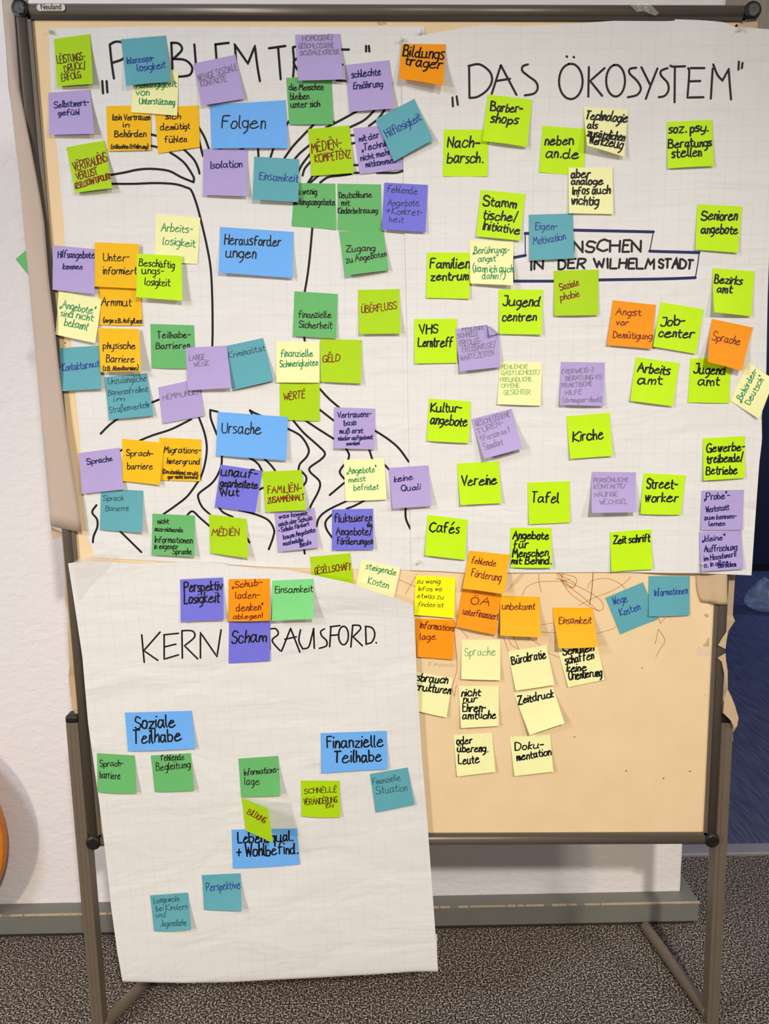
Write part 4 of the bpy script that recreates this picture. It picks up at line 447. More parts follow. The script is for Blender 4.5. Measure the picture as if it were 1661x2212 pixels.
{'q': [(-0.2243, 1.0865), (-0.1508, 1.0937), (-0.1447, 1.0206), (-0.2187, 1.0134)], 'l': [0.0005, 0.0005, 0.007, 0.005], 'w': 0.0011, 's': 'L', 'b': 0.0004, 'col': 'V', 'st': 'nv', 'lab': 'light lilac note with six navy lines beginning was kommt nach der Schule', 'curl': 0, 't': [('was kommt', 0.101, 0.167, 0.808, 0.156, 0.1, 0.109), ('nach der Schule', 0.081, 0.366, 0.923, 0.282, 0.074, 0.303), ('- Schule fördert', 0.056, 0.519, 0.828, 0.423, 0.048, 0.461), ('kaum Angebote', 0.165, 0.7, 0.971, 0.594, 0.157, 0.637), ('was/welche', 0.136, 0.859, 0.645, 0.801, 0.13, 0.801), ('Berufe', 0.558, 0.937, 0.839, 0.886, 0.547, 0.874)]},
{'q': [(-0.244, 1.162), (-0.1722, 1.1638), (-0.1651, 1.0907), (-0.2391, 1.0882)], 'l': [0.0005, 0.0005, 0.007, 0.005], 'w': -0.0001, 's': 'L', 'b': 0.0009, 'col': 'K', 'st': 'rd', 'lab': 'green-yellow note reading Familienzusammenhalt', 'curl': 0, 't': [('FAMILIËN-', 0.1, 0.56, 0.932, 0.515, 0.1, 0.46), ('ZUSAMMËNHALT', 0.071, 0.79, 0.992, 0.741, 0.071, 0.707)]},
{'q': [(-0.1185, 1.0904), (-0.0431, 1.0905), (-0.0433, 1.0157), (-0.1195, 1.015)], 'l': [0.0005, 0.0005, 0.006, 0.005], 'w': -0.0001, 's': 'L', 'b': 0.0004, 'col': 'B', 'st': 'bf', 'lab': 'violet-blue note reading fluktuierende Angebote, Förderungen', 'curl': 0, 't': [('fluktuieren', 0.06, 0.316, 0.956, 0.3, 0.057, 0.208), ('de', 0.854, 0.434, 0.97, 0.436, 0.855, 0.366), ('Angebote/', 0.096, 0.625, 0.967, 0.642, 0.096, 0.517), ('Förderungen', 0.135, 0.855, 0.98, 0.873, 0.135, 0.764)]},
{'q': [(-0.0949, 1.1813), (-0.021, 1.1822), (-0.0185, 1.1079), (-0.0933, 1.1058)], 'l': [0.0005, 0.0005, 0.005, 0.003], 'w': 0.0016, 's': 'L', 'b': 0.0004, 'col': 'P', 'st': 'gn', 'lab': 'pale yellow note reading Angebote meist befristet', 'curl': 0, 't': [('„Angebote“', 0.065, 0.343, 0.79, 0.318, 0.063, 0.26), ('meist', 0.103, 0.553, 0.513, 0.525, 0.099, 0.475), ('befristet', 0.221, 0.744, 0.817, 0.742, 0.221, 0.665)]},
{'q': [(-0.0131, 1.1656), (0.0588, 1.1693), (0.064, 1.0957), (-0.0071, 1.0919)], 'l': [0.0005, 0.0005, 0.009, 0.008], 'w': 0.0004, 's': 'R', 'b': 0.0004, 'col': 'V', 'st': 'nv', 'lab': 'lilac note reading keine Quali across the seam of the two sheets', 'curl': 0, 't': [('keine', 0.104, 0.366, 0.582, 0.317, 0.098, 0.287), ('Quali', 0.264, 0.581, 0.738, 0.58, 0.265, 0.502)]},
{'q': [(-0.1616, 1.0021), (-0.0867, 1.0079), (-0.0803, 0.9292), (-0.1541, 0.9255)], 'l': [0.0005, 0.0005, 0.001, 0.001], 'w': -0.0001, 's': 'L', 'b': 0.0004, 'col': 'K', 'st': 'rd', 'lab': 'green-yellow note reading Gesellschaft, half tucked behind the lower sheet', 'curl': 0, 't': [('GËSËLLSCHAFT', 0.073, 0.431, 0.975, 0.392, 0.073, 0.344)]},
{'q': [(-0.0667, 0.9956), (0.0062, 0.9783), (-0.0106, 0.9061), (-0.0823, 0.9245)], 'l': [0.0005, 0.0005, 0.001, 0.001], 'w': 0.0004, 's': 'L', 'b': 0.001, 'col': 'P', 'st': 'gn', 'lab': "pale yellow note reading steigende Kosten at the lower sheet's torn top edge", 'curl': 0, 't': [('steigende', 0.154, 0.201, 0.925, 0.21, 0.156, 0.11), ('Kosten', 0.288, 0.569, 0.807, 0.577, 0.29, 0.467)]},
{'q': [(0.0168, 1.8784), (0.0906, 1.8767), (0.085, 1.8058), (0.0112, 1.8206)], 'l': [0.0005, 0.0005, 0.018, 0.01], 'w': 0.0012, 's': 'R', 'b': 0.0004, 'col': 'O', 'st': 'mk', 'lab': 'orange note reading Bildungsträger beside the title of the right sheet', 'curl': 0, 't': [('Bildungs', 0.049, 0.332, 0.97, 0.358, 0.051, 0.173), ('träger', 0.107, 0.57, 0.937, 0.605, 0.114, 0.421)]},
{'q': [(0.0873, 1.7425), (0.1632, 1.7413), (0.1624, 1.6658), (0.0859, 1.6668)], 'l': [0.0001, 0.0001, 0.0012, 0.0009], 'w': -0.001, 's': 'R', 'b': 0.0004, 'col': 'L', 'st': 'mk', 'lab': 'lime note reading Nachbarsch. with the Barbershops note over its corner', 'curl': 0, 't': [('Nach-', 0.094, 0.373, 0.796, 0.369, 0.092, 0.246), ('barsch.', 0.089, 0.7, 0.89, 0.703, 0.088, 0.573)]},
{'q': [(0.162, 1.7977), (0.2379, 1.7885), (0.2287, 1.7116), (0.1527, 1.7219)], 'l': [0.0005, 0.0005, 0.006, 0.006], 'w': 0.0021, 's': 'R', 'b': 0.0004, 'col': 'L', 'st': 'mk', 'lab': 'lime green note reading Barbershops under the right title', 'curl': 0, 't': [('Barber-', 0.102, 0.335, 0.8, 0.29, 0.096, 0.234), ('shops', 0.131, 0.576, 0.729, 0.549, 0.128, 0.467)]},
{'q': [(0.256, 1.7475), (0.3306, 1.7416), (0.3283, 1.6662), (0.2509, 1.672)], 'l': [0.0001, 0.0001, 0.0012, 0.0012], 'w': -0.0011, 's': 'R', 'b': 0.0004, 'col': 'L', 'st': 'mk', 'lab': 'lime green note reading neben an.de, left of a pale yellow note', 'curl': 0, 't': [('neben', 0.088, 0.401, 0.726, 0.356, 0.079, 0.291), ('an.de', 0.13, 0.663, 0.856, 0.637, 0.125, 0.545)]},
{'q': [(0.3254, 1.7768), (0.4017, 1.7712), (0.3958, 1.6936), (0.3294, 1.7102)], 'l': [0.0005, 0.0005, 0.008, 0.016], 'w': 0.0013, 's': 'R', 'b': 0.0004, 'col': 'P', 'st': 'mk', 'lab': 'pale yellow note reading Technologie als zusätzliches Werkzeug with a curled corner', 'curl': 0, 't': [('Technologie', 0.032, 0.281, 0.984, 0.268, 0.053, 0.166), ('als', 0.056, 0.532, 0.293, 0.502, 0.07, 0.426), ('zusätzlichen', 0.024, 0.742, 0.959, 0.662, 0.047, 0.634), ('Werkzeug', 0.041, 0.927, 0.913, 0.842, 0.073, 0.798)]},
{'q': [(0.2348, 1.6026), (0.3115, 1.6039), (0.3147, 1.5279), (0.237, 1.5252)], 'l': [0.0005, 0.0005, 0.005, 0.004], 'w': 0.0017, 's': 'R', 'b': 0.0004, 'col': 'T', 'st': 'bl', 'lab': 'teal note reading Eigenmotivation over the arrow-shaped box', 'curl': 0, 't': [('Eigen-', 0.139, 0.33, 0.637, 0.336, 0.139, 0.243), ('Motivation', 0.096, 0.663, 0.815, 0.57, 0.082, 0.572)]},
{'q': [(0.3018, 1.679), (0.3777, 1.6783), (0.3803, 1.6014), (0.3034, 1.6036)], 'l': [0.0005, 0.0005, 0.003, 0.004], 'w': -0.0011, 's': 'R', 'b': 0.0014, 'col': 'P', 'st': 'mk', 'lab': 'pale yellow note reading aber analoge Infos auch wichtig', 'curl': 0, 't': [('aber', 0.061, 0.222, 0.479, 0.209, 0.059, 0.125), ('analoge', 0.06, 0.372, 0.778, 0.359, 0.059, 0.283), ('Infos auch', 0.074, 0.582, 0.935, 0.556, 0.073, 0.485), ('wichtig', 0.064, 0.801, 0.669, 0.807, 0.068, 0.695)]},
{'q': [(0.4685, 1.7512), (0.5429, 1.7519), (0.5485, 1.6763), (0.4722, 1.6751)], 'l': [0.0005, 0.0005, 0.004, 0.003], 'w': 0.0015, 's': 'R', 'b': 0.0004, 'col': 'L', 'st': 'mk', 'lab': 'lime green note reading soz. psy. Beratungsstellen', 'curl': 0, 't': [('soz. psy.', 0.04, 0.239, 0.901, 0.241, 0.037, 0.128), ('Beratungs', 0.021, 0.554, 0.961, 0.562, 0.019, 0.452), ('stellen', 0.097, 0.776, 0.728, 0.768, 0.092, 0.657)]},
{'q': [(0.5249, 1.6153), (0.6025, 1.6109), (0.5981, 1.5333), (0.5234, 1.5394)], 'l': [0.0005, 0.0005, 0.005, 0.004], 'w': 0.0, 's': 'R', 'b': 0.0004, 'col': 'L', 'st': 'mk', 'lab': 'lime green note reading Seniorenangebote', 'curl': 0, 't': [('Senioren', 0.1, 0.333, 0.903, 0.301, 0.095, 0.219), ('angebote', 0.116, 0.62, 0.948, 0.59, 0.112, 0.513)]},
{'q': [(0.1512, 1.6445), (0.2281, 1.6369), (0.2194, 1.5589), (0.1432, 1.5669)], 'l': [0.0005, 0.0005, 0.005, 0.004], 'w': 0.0008, 's': 'R', 'b': 0.0004, 'col': 'L', 'st': 'mk', 'lab': 'lime green note reading Stammtische, Initiative', 'curl': 0, 't': [('Stamm', 0.079, 0.317, 0.816, 0.313, 0.078, 0.207), ('tische/', 0.111, 0.622, 0.87, 0.601, 0.107, 0.512), ('Initiative', 0.108, 0.828, 0.964, 0.869, 0.113, 0.718)]},
{'q': [(0.0579, 1.5417), (0.1338, 1.5406), (0.1321, 1.462), (0.0559, 1.4645)], 'l': [0.0005, 0.0005, 0.004, 0.003], 'w': -0.0012, 's': 'R', 'b': 0.0004, 'col': 'L', 'st': 'mk', 'lab': 'lime green note reading Familienzentrum', 'curl': 0, 't': [('Familien', 0.077, 0.336, 0.979, 0.334, 0.076, 0.218), ('zentrum', 0.105, 0.611, 0.951, 0.589, 0.102, 0.508)]},
{'q': [(0.132, 1.5608), (0.2087, 1.558), (0.2072, 1.4831), (0.1329, 1.4876)], 'l': [0.0005, 0.0005, 0.012, 0.007], 'w': -0.001, 's': 'R', 'b': 0.0004, 'col': 'P', 'st': 'gn', 'lab': 'pale yellow note reading Berührungsangst, kann ich auch dahin', 'curl': 0, 't': [('„Berührungs-', 0.079, 0.297, 0.903, 0.251, 0.079, 0.21), ('angst“', 0.189, 0.485, 0.636, 0.449, 0.187, 0.408), ('(kann ich auch', 0.073, 0.726, 0.99, 0.691, 0.074, 0.633), ('dahin?)', 0.278, 0.88, 0.806, 0.859, 0.279, 0.788)]},
{'q': [(0.1838, 1.4775), (0.2616, 1.4767), (0.2598, 1.3987), (0.1852, 1.4011)], 'l': [0.0005, 0.0005, 0.006, 0.004], 'w': -0.0006, 's': 'R', 'b': 0.0004, 'col': 'L', 'st': 'mk', 'lab': 'lime green note reading Jugendcentren', 'curl': 0, 't': [('Jugend', 0.094, 0.359, 0.926, 0.373, 0.098, 0.237), ('centren', 0.076, 0.709, 0.862, 0.686, 0.075, 0.599)]},
{'q': [(0.2804, 1.5083), (0.359, 1.5095), (0.3592, 1.4311), (0.2817, 1.431)], 'l': [0.0005, 0.0005, 0.004, 0.004], 'w': 0.002, 's': 'R', 'b': 0.0004, 'col': 'K', 'st': 'rd', 'lab': 'yellow-green note reading Soziale phobie in dark red, under the arrow box', 'curl': 0, 't': [('Soziale', 0.141, 0.438, 0.563, 0.325, 0.118, 0.358), ('phobie', 0.149, 0.655, 0.579, 0.582, 0.133, 0.573)]},
{'q': [(0.0346, 1.4289), (0.1105, 1.4286), (0.1105, 1.3517), (0.035, 1.3515)], 'l': [0.0005, 0.0005, 0.003, 0.004], 'w': -0.0005, 's': 'R', 'b': 0.0004, 'col': 'L', 'st': 'mk', 'lab': 'lime green note reading VHS Lerntreff', 'curl': 0, 't': [('VHS', 0.116, 0.337, 0.547, 0.308, 0.108, 0.23), ('Lerntreff', 0.092, 0.618, 0.885, 0.627, 0.093, 0.502)]},
{'q': [(0.1072, 1.4107), (0.1832, 1.4197), (0.1875, 1.3431), (0.1152, 1.3364)], 'l': [0.0005, 0.0005, 0.006, 0.009], 'w': 0.0014, 's': 'R', 'b': 0.0012, 'col': 'V', 'st': 'gr', 'lab': 'lilac note with its top right corner folded over, Fehlende schnelle Erfolgserlebnisse', 'curl': 1, 't': [('FEHLENDE', 0.164, 0.074, 0.664, 0.094, 0.164, 0.025), ('SCHNELLE', 0.038, 0.224, 0.524, 0.22, 0.036, 0.162), ('ERFOLGS-', 0.061, 0.401, 0.582, 0.398, 0.06, 0.335), ('ERLEBNISSE/', 0.117, 0.563, 0.91, 0.529, 0.113, 0.491), ('WARTEZEITEN', 0.044, 0.756, 0.854, 0.702, 0.039, 0.684)]},
{'q': [(0.1878, 1.3526), (0.263, 1.351), (0.2603, 1.2743), (0.1827, 1.2779)], 'l': [0.0005, 0.0005, 0.004, 0.004], 'w': 0.002, 's': 'R', 'b': 0.0004, 'col': 'P', 'st': 'lg', 'lab': 'pale yellow note in light green capitals, Fehlende Gastlichkeit', 'curl': 0, 't': [('FEHLENDE', 0.035, 0.165, 0.658, 0.143, 0.03, 0.112), ('GASTLICHKEIT/', 0.05, 0.309, 0.954, 0.28, 0.046, 0.253), ('FREUNDLICHE', 0.032, 0.469, 0.768, 0.44, 0.027, 0.413), ('OFFENE', 0.065, 0.607, 0.48, 0.588, 0.06, 0.558), ('GESICHTER', 0.139, 0.77, 0.746, 0.744, 0.134, 0.707)]},
{'q': [(0.2965, 1.3512), (0.3746, 1.3491), (0.3738, 1.2722), (0.2946, 1.2754)], 'l': [0.0005, 0.0005, 0.006, 0.008], 'w': 0.002, 's': 'R', 'b': 0.0004, 'col': 'V', 'st': 'gr', 'lab': 'lilac note in pencil reading Verweisberatung vs praktische Hilfe', 'curl': 0, 't': [('(VERWEIS-)', 0.026, 0.277, 0.74, 0.221, 0.021, 0.221), ('BERATUNG VS', 0.122, 0.426, 0.94, 0.376, 0.118, 0.368), ('PRAKTISCHE', 0.042, 0.605, 0.719, 0.533, 0.036, 0.55), ('HILFE', 0.121, 0.774, 0.485, 0.737, 0.115, 0.716), ('(stromspar-check)', 0.06, 0.941, 0.936, 0.9, 0.058, 0.874)]},
{'q': [(0.3856, 1.457), (0.4621, 1.448), (0.4562, 1.3718), (0.3764, 1.3793)], 'l': [0.0005, 0.0005, 0.006, 0.005], 'w': -0.0, 's': 'R', 'b': 0.0004, 'col': 'O', 'st': 'rd', 'lab': 'orange note reading Angst vor Demütigung', 'curl': 0, 't': [('Angst', 0.11, 0.317, 0.683, 0.275, 0.101, 0.229), ('vor', 0.146, 0.533, 0.414, 0.516, 0.139, 0.455), ('Demütigung', 0.113, 0.818, 0.983, 0.784, 0.107, 0.735)]},
{'q': [(0.4703, 1.4526), (0.545, 1.4387), (0.5332, 1.3617), (0.4581, 1.3757)], 'l': [0.0005, 0.0005, 0.004, 0.005], 'w': 0.0, 's': 'R', 'b': 0.0004, 'col': 'L', 'st': 'mk', 'lab': 'lime green note reading Jobcenter, right of the orange Angst note', 'curl': 0, 't': [('Job-', 0.091, 0.522, 0.624, 0.406, 0.064, 0.411), ('center', 0.089, 0.757, 0.88, 0.659, 0.074, 0.649)]},
{'q': [(0.557, 1.5087), (0.6312, 1.5024), (0.6279, 1.4255), (0.5579, 1.4323)], 'l': [0.0005, 0.0005, 0.005, 0.014], 'w': 0.0006, 's': 'R', 'b': 0.0004, 'col': 'L', 'st': 'mk', 'lab': "lime green note reading Bezirksamt near the sheet's right edge", 'curl': 0, 't': [('Bezirks', 0.04, 0.322, 0.702, 0.31, 0.05, 0.221), ('amt', 0.095, 0.539, 0.469, 0.525, 0.103, 0.439)]},
{'q': [(0.5254, 1.3545), (0.5984, 1.3532), (0.5989, 1.2741), (0.5242, 1.2768)], 'l': [0.0001, 0.0001, 0.0012, 0.0012], 'w': 0.0014, 's': 'R', 'b': 0.0004, 'col': 'L', 'st': 'mk', 'lab': 'lime green note reading Jugendamt, partly under the orange Sprache note', 'curl': 0, 't': [('Jugend', 0.095, 0.338, 0.861, 0.37, 0.096, 0.216), ('amt', 0.215, 0.599, 0.729, 0.605, 0.212, 0.483)]},
{'q': [(0.5605, 1.4221), (0.6345, 1.4065), (0.6125, 1.3311), (0.5486, 1.3471)], 'l': [0.0005, 0.0005, 0.016, 0.02], 'w': -0.0008, 's': 'R', 'b': 0.0004, 'col': 'O', 'st': 'rd', 'lab': 'orange note reading Sprache, hanging well off the sheet', 'curl': 0, 't': [('Sprache', 0.062, 0.479, 0.781, 0.447, 0.07, 0.371)]},
{'q': [(0.4304, 1.3581), (0.5068, 1.3462), (0.4967, 1.2702), (0.4214, 1.2809)], 'l': [0.0005, 0.0005, 0.005, 0.005], 'w': 0.0013, 's': 'R', 'b': 0.0004, 'col': 'L', 'st': 'mk', 'lab': 'lime green note reading Arbeitsamt', 'curl': 0, 't': [('Arbeits', 0.08, 0.325, 0.812, 0.287, 0.075, 0.209), ('amt', 0.118, 0.601, 0.679, 0.532, 0.103, 0.485)]},
{'q': [(0.6007, 1.2791), (0.6289, 1.3468), (0.6699, 1.3159), (0.652, 1.2458)], 'l': [0.0005, 0.0005, 0.014, 0.006], 'w': 0.0015, 's': 'R', 'b': 0.0004, 'col': 'P', 'st': 'gn', 'lab': "creased pale yellow note over the sheet's right edge reading Behördendeutsch", 'curl': 0, 't': [('„Behörden-', 0.105, 0.309, 0.958, 0.418, 0.099, 0.204), ('Deutsch“', 0.166, 0.589, 0.889, 0.71, 0.161, 0.483)]},
{'q': [(0.0602, 1.2898), (0.1358, 1.2834), (0.1315, 1.2089), (0.0561, 1.2138)], 'l': [0.0005, 0.0005, 0.005, 0.004], 'w': 0.0017, 's': 'R', 'b': 0.0004, 'col': 'L', 'st': 'mk', 'lab': 'lime green note reading Kulturangebote', 'curl': 0, 't': [('Kultur-', 0.058, 0.31, 0.786, 0.262, 0.053, 0.189), ('angebote', 0.062, 0.584, 0.935, 0.598, 0.066, 0.457)]},
{'q': [(0.111, 1.1722), (0.1873, 1.1747), (0.1919, 1.0986), (0.1165, 1.0967)], 'l': [0.0005, 0.0005, 0.006, 0.009], 'w': -0.0011, 's': 'R', 'b': 0.0004, 'col': 'L', 'st': 'mk', 'lab': 'lime green note reading Vereine', 'curl': 0, 't': [('Vereine', 0.06, 0.529, 0.91, 0.544, 0.067, 0.394)]},
{'q': [(0.1368, 1.2518), (0.2092, 1.2695), (0.2271, 1.199), (0.1585, 1.1814)], 'l': [0.0005, 0.0005, 0.014, 0.016], 'w': 0.002, 's': 'R', 'b': 0.0004, 'col': 'V', 'st': 'gr', 'lab': 'tilted lilac note in pencil reading Geschlossene Türen', 'curl': 0, 't': [('GESCHLOSSENE', 0.061, 0.19, 0.924, 0.166, 0.064, 0.119), ('TÜREN-', 0.051, 0.394, 0.714, 0.33, 0.047, 0.317), ('1 Person an 1', 0.065, 0.59, 0.8, 0.551, 0.064, 0.505), ('Standort', 0.085, 0.815, 0.558, 0.782, 0.083, 0.725)]},
{'q': [(0.3085, 1.2549), (0.3866, 1.26), (0.3924, 1.1824), (0.3157, 1.1779)], 'l': [0.0005, 0.0005, 0.006, 0.006], 'w': -0.0009, 's': 'R', 'b': 0.0004, 'col': 'L', 'st': 'mk', 'lab': 'lime green note reading Kirche', 'curl': 0, 't': [('Kirche', 0.098, 0.598, 0.81, 0.594, 0.098, 0.466)]},
{'q': [(0.24, 1.1352), (0.317, 1.1368), (0.3193, 1.0604), (0.2433, 1.0583)], 'l': [0.0005, 0.0005, 0.003, 0.004], 'w': -0.0, 's': 'R', 'b': 0.0004, 'col': 'L', 'st': 'mk', 'lab': 'lime green note reading Tafel', 'curl': 0, 't': [('Tafel', 0.086, 0.48, 0.729, 0.505, 0.091, 0.345)]},
{'q': [(0.057, 1.0783), (0.1304, 1.0681), (0.1259, 0.9937), (0.0513, 1.0038)], 'l': [0.0005, 0.0005, 0.006, 0.007], 'w': 0.0009, 's': 'R', 'b': 0.0004, 'col': 'L', 'st': 'mk', 'lab': "lime green note reading Cafés at the sheet's lower left corner", 'curl': 0, 't': [('Cafés', 0.074, 0.415, 0.805, 0.353, 0.069, 0.277)]},
{'q': [(0.2096, 1.0518), (0.2857, 1.0509), (0.2863, 0.9763), (0.2107, 0.9776)], 'l': [0.0005, 0.0005, 0.007, 0.004], 'w': 0.0019, 's': 'R', 'b': 0.0004, 'col': 'L', 'st': 'mk', 'lab': 'lime green note reading Angebote für Menschen mit Behind.', 'curl': 0, 't': [('Angebote', 0.057, 0.278, 0.924, 0.284, 0.059, 0.167), ('für', 0.076, 0.531, 0.423, 0.493, 0.066, 0.42), ('Menschen', 0.044, 0.737, 0.912, 0.702, 0.042, 0.633), ('mit Behind.', 0.022, 0.907, 0.995, 0.899, 0.023, 0.808)]},
{'q': [(0.3576, 1.1533), (0.4378, 1.1513), (0.4373, 1.0792), (0.3548, 1.0801)], 'l': [0.0005, 0.0005, 0.014, 0.018], 'w': -0.0, 's': 'R', 'b': 0.0004, 'col': 'V', 'st': 'gr', 'lab': 'light lilac note in pencil reading Persönliche Kontakte, häufige Wechsel', 'curl': 0, 't': [('PERSÖNLICHE', 0.04, 0.262, 0.838, 0.233, 0.038, 0.208), ('KONTAKTE/', 0.054, 0.418, 0.764, 0.395, 0.052, 0.36), ('HÄUFIGE', 0.077, 0.621, 0.584, 0.592, 0.073, 0.56), ('WECHSEL', 0.182, 0.801, 0.804, 0.782, 0.18, 0.736)]},
{'q': [(0.4523, 1.1496), (0.527, 1.1454), (0.5195, 1.0733), (0.4475, 1.0744)], 'l': [0.0005, 0.0005, 0.004, 0.004], 'w': 0.0019, 's': 'R', 'b': 0.0004, 'col': 'L', 'st': 'mk', 'lab': 'lime green note reading Streetworker', 'curl': 0, 't': [('Street-', 0.106, 0.367, 0.827, 0.339, 0.094, 0.236), ('worker', 0.098, 0.689, 0.874, 0.668, 0.086, 0.557)]},
{'q': [(0.5549, 1.2122), (0.6305, 1.2152), (0.6338, 1.1393), (0.5577, 1.136)], 'l': [0.0005, 0.0005, 0.004, 0.006], 'w': 0.0007, 's': 'R', 'b': 0.0004, 'col': 'L', 'st': 'mk', 'lab': 'lime green note reading Gewerbetreibende, Betriebe', 'curl': 0, 't': [('Gewerbe-', 0.09, 0.33, 0.998, 0.336, 0.086, 0.219), ('treibende/', 0.095, 0.597, 0.958, 0.588, 0.089, 0.486), ('Betriebe', 0.061, 0.856, 0.808, 0.895, 0.062, 0.746)]},
{'q': [(0.5562, 1.04), (0.6348, 1.0418), (0.6409, 0.97), (0.562, 0.9668)], 'l': [0.0005, 0.0005, 0.005, 0.006], 'w': -0.0001, 's': 'R', 'b': 0.0004, 'col': 'V', 'st': 'nv', 'lab': "lilac note reading kleine Auffrischung, lower of the pair at the sheet's corner", 'curl': 0, 't': [('„kleine“', 0.072, 0.249, 0.587, 0.225, 0.071, 0.17), ('Auffrischung', 0.1, 0.514, 0.868, 0.491, 0.099, 0.425), ('im Handwerk', 0.087, 0.741, 0.844, 0.658, 0.081, 0.669), ('o. in allen', 0.078, 0.902, 0.632, 0.841, 0.072, 0.835), ('Bereichen', 0.404, 0.931, 0.816, 0.916, 0.402, 0.864)]},
{'q': [(0.5574, 1.1169), (0.635, 1.1173), (0.6354, 1.0434), (0.5584, 1.0434)], 'l': [0.0005, 0.0005, 0.003, 0.003], 'w': -0.0001, 's': 'R', 'b': 0.0004, 'col': 'V', 'st': 'nv', 'lab': 'lilac note reading Probewerkstatt zum Kennenlernen, upper of the pair', 'curl': 0, 't': [('„Probe“-', 0.072, 0.238, 0.673, 0.207, 0.064, 0.144), ('Werkstatt', 0.116, 0.547, 0.661, 0.489, 0.106, 0.47), ('zum kennen-', 0.077, 0.737, 0.843, 0.701, 0.071, 0.67), ('lernen', 0.189, 0.889, 0.564, 0.88, 0.185, 0.823)]},
{'q': [(0.3945, 1.0404), (0.4695, 1.0456), (0.4734, 0.971), (0.398, 0.9669)], 'l': [0.0005, 0.0005, 0.005, 0.006], 'w': -0.0006, 's': 'R', 'b': 0.0004, 'col': 'L', 'st': 'mk', 'lab': "lime green note reading Zeitschrift at the sheet's bottom edge", 'curl': 0, 't': [('Zeit schrift', 0.073, 0.3, 0.959, 0.303, 0.07, 0.195)]},
{'q': [(0.0333, 0.8802), (0.1077, 0.8761), (0.1045, 0.8003), (0.0365, 0.8068)], 'l': [0.0005, 0.0005, 0.006, 0.006], 'w': -0.0009, 's': 'B', 'b': 0.0004, 'col': 'O', 'st': 'rd', 'lab': 'orange note reading Informationslage under the bright yellow note', 'curl': 0, 't': [('Informations', 0.098, 0.245, 0.998, 0.273, 0.11, 0.147), ('lage', 0.094, 0.544, 0.509, 0.522, 0.099, 0.441)]},
{'q': [(0.0346, 0.9634), (0.1087, 0.9583), (0.106, 0.8814), (0.0308, 0.889)], 'l': [0.0005, 0.0005, 0.006, 0.006], 'w': -0.0007, 's': 'B', 'b': 0.0004, 'col': 'Y', 'st': 'bt', 'lab': 'bright yellow note reading zu wenig Infos', 'curl': 0, 't': [('zu wenig', 0.036, 0.197, 0.614, 0.172, 0.034, 0.13), ('Infos wo', 0.068, 0.387, 0.666, 0.358, 0.066, 0.32), ('etwas zu', 0.059, 0.561, 0.719, 0.552, 0.06, 0.489), ('finden ist', 0.092, 0.776, 0.72, 0.75, 0.092, 0.709)]},
{'q': [(0.193, 0.9223), (0.2668, 0.9185), (0.2668, 0.8456), (0.1913, 0.8496)], 'l': [0.0005, 0.0005, 0.018, 0.016], 'w': 0.0011, 's': 'B', 'b': 0.0004, 'col': 'Q', 'st': 'rd', 'lab': 'orange note reading unbekannt, right of the note ÖA', 'curl': 0, 't': [('unbekannt', 0.046, 0.351, 0.872, 0.33, 0.048, 0.252)]},
{'q': [(0.122, 0.9371), (0.1945, 0.9241), (0.1834, 0.8494), (0.1094, 0.866)], 'l': [0.0005, 0.0005, 0.01, 0.008], 'w': 0.0022, 's': 'B', 'b': 0.0011, 'col': 'O', 'st': 'rd', 'lab': 'orange note reading ÖA unterfinanziert', 'curl': 0, 't': [('ÖA', 0.264, 0.362, 0.733, 0.336, 0.26, 0.251), ('unterfinanziert', 0.113, 0.655, 1.011, 0.631, 0.113, 0.558)]},
{'q': [(0.134, 1.01), (0.2092, 1.0008), (0.1975, 0.9297), (0.1208, 0.9409)], 'l': [0.0005, 0.0005, 0.014, 0.012], 'w': -0.0007, 's': 'R', 'b': 0.0004, 'col': 'Q', 'st': 'rd', 'lab': "orange note reading fehlende Förderung at the right sheet's bottom edge", 'curl': 0, 't': [('fehlende', 0.105, 0.316, 0.7, 0.339, 0.103, 0.219), ('Förderung', 0.155, 0.663, 0.87, 0.695, 0.156, 0.549)]},
{'q': [(0.3002, 0.8261), (0.3764, 0.835), (0.3935, 0.7544), (0.3241, 0.7407)], 'l': [0.0001, 0.0001, 0.0036, 0.0036], 'w': -0.001, 's': 'B', 'b': 0.0004, 'col': 'P', 'st': 'mk', 'lab': 'pale yellow note hanging from the orange Einsamkeit note, Schulen schaffen keine Orientierung', 'curl': 0, 't': [('Schulen', 0.092, 0.27, 0.878, 0.27, 0.105, 0.165), ('schaffen', 0.095, 0.478, 0.834, 0.465, 0.105, 0.374), ('keine', 0.076, 0.654, 0.584, 0.713, 0.1, 0.556), ('Orientierung', 0.074, 0.846, 0.948, 0.888, 0.09, 0.737)]},
{'q': [(0.2915, 0.8975), (0.3671, 0.8958), (0.3735, 0.8261), (0.3005, 0.8243)], 'l': [0.0005, 0.0005, 0.022, 0.02], 'w': 0.0022, 's': 'B', 'b': 0.0004, 'col': 'Q', 'st': 'rd', 'lab': 'orange note reading Einsamkeit on the bare board', 'curl': 0, 't': [('Einsamkeit', 0.111, 0.405, 0.922, 0.406, 0.126, 0.307)]},
{'q': [(0.1208, 0.8368), (0.1944, 0.8363), (0.1935, 0.7583), (0.1195, 0.762)], 'l': [0.0005, 0.0005, 0.007, 0.007], 'w': 0.0006, 's': 'B', 'b': 0.0004, 'col': 'P', 'st': 'gt', 'lab': 'pale yellow note reading Sprache in thin green pen on the bare board', 'curl': 0, 't': [('Sprache', 0.089, 0.399, 0.877, 0.378, 0.086, 0.286)]},
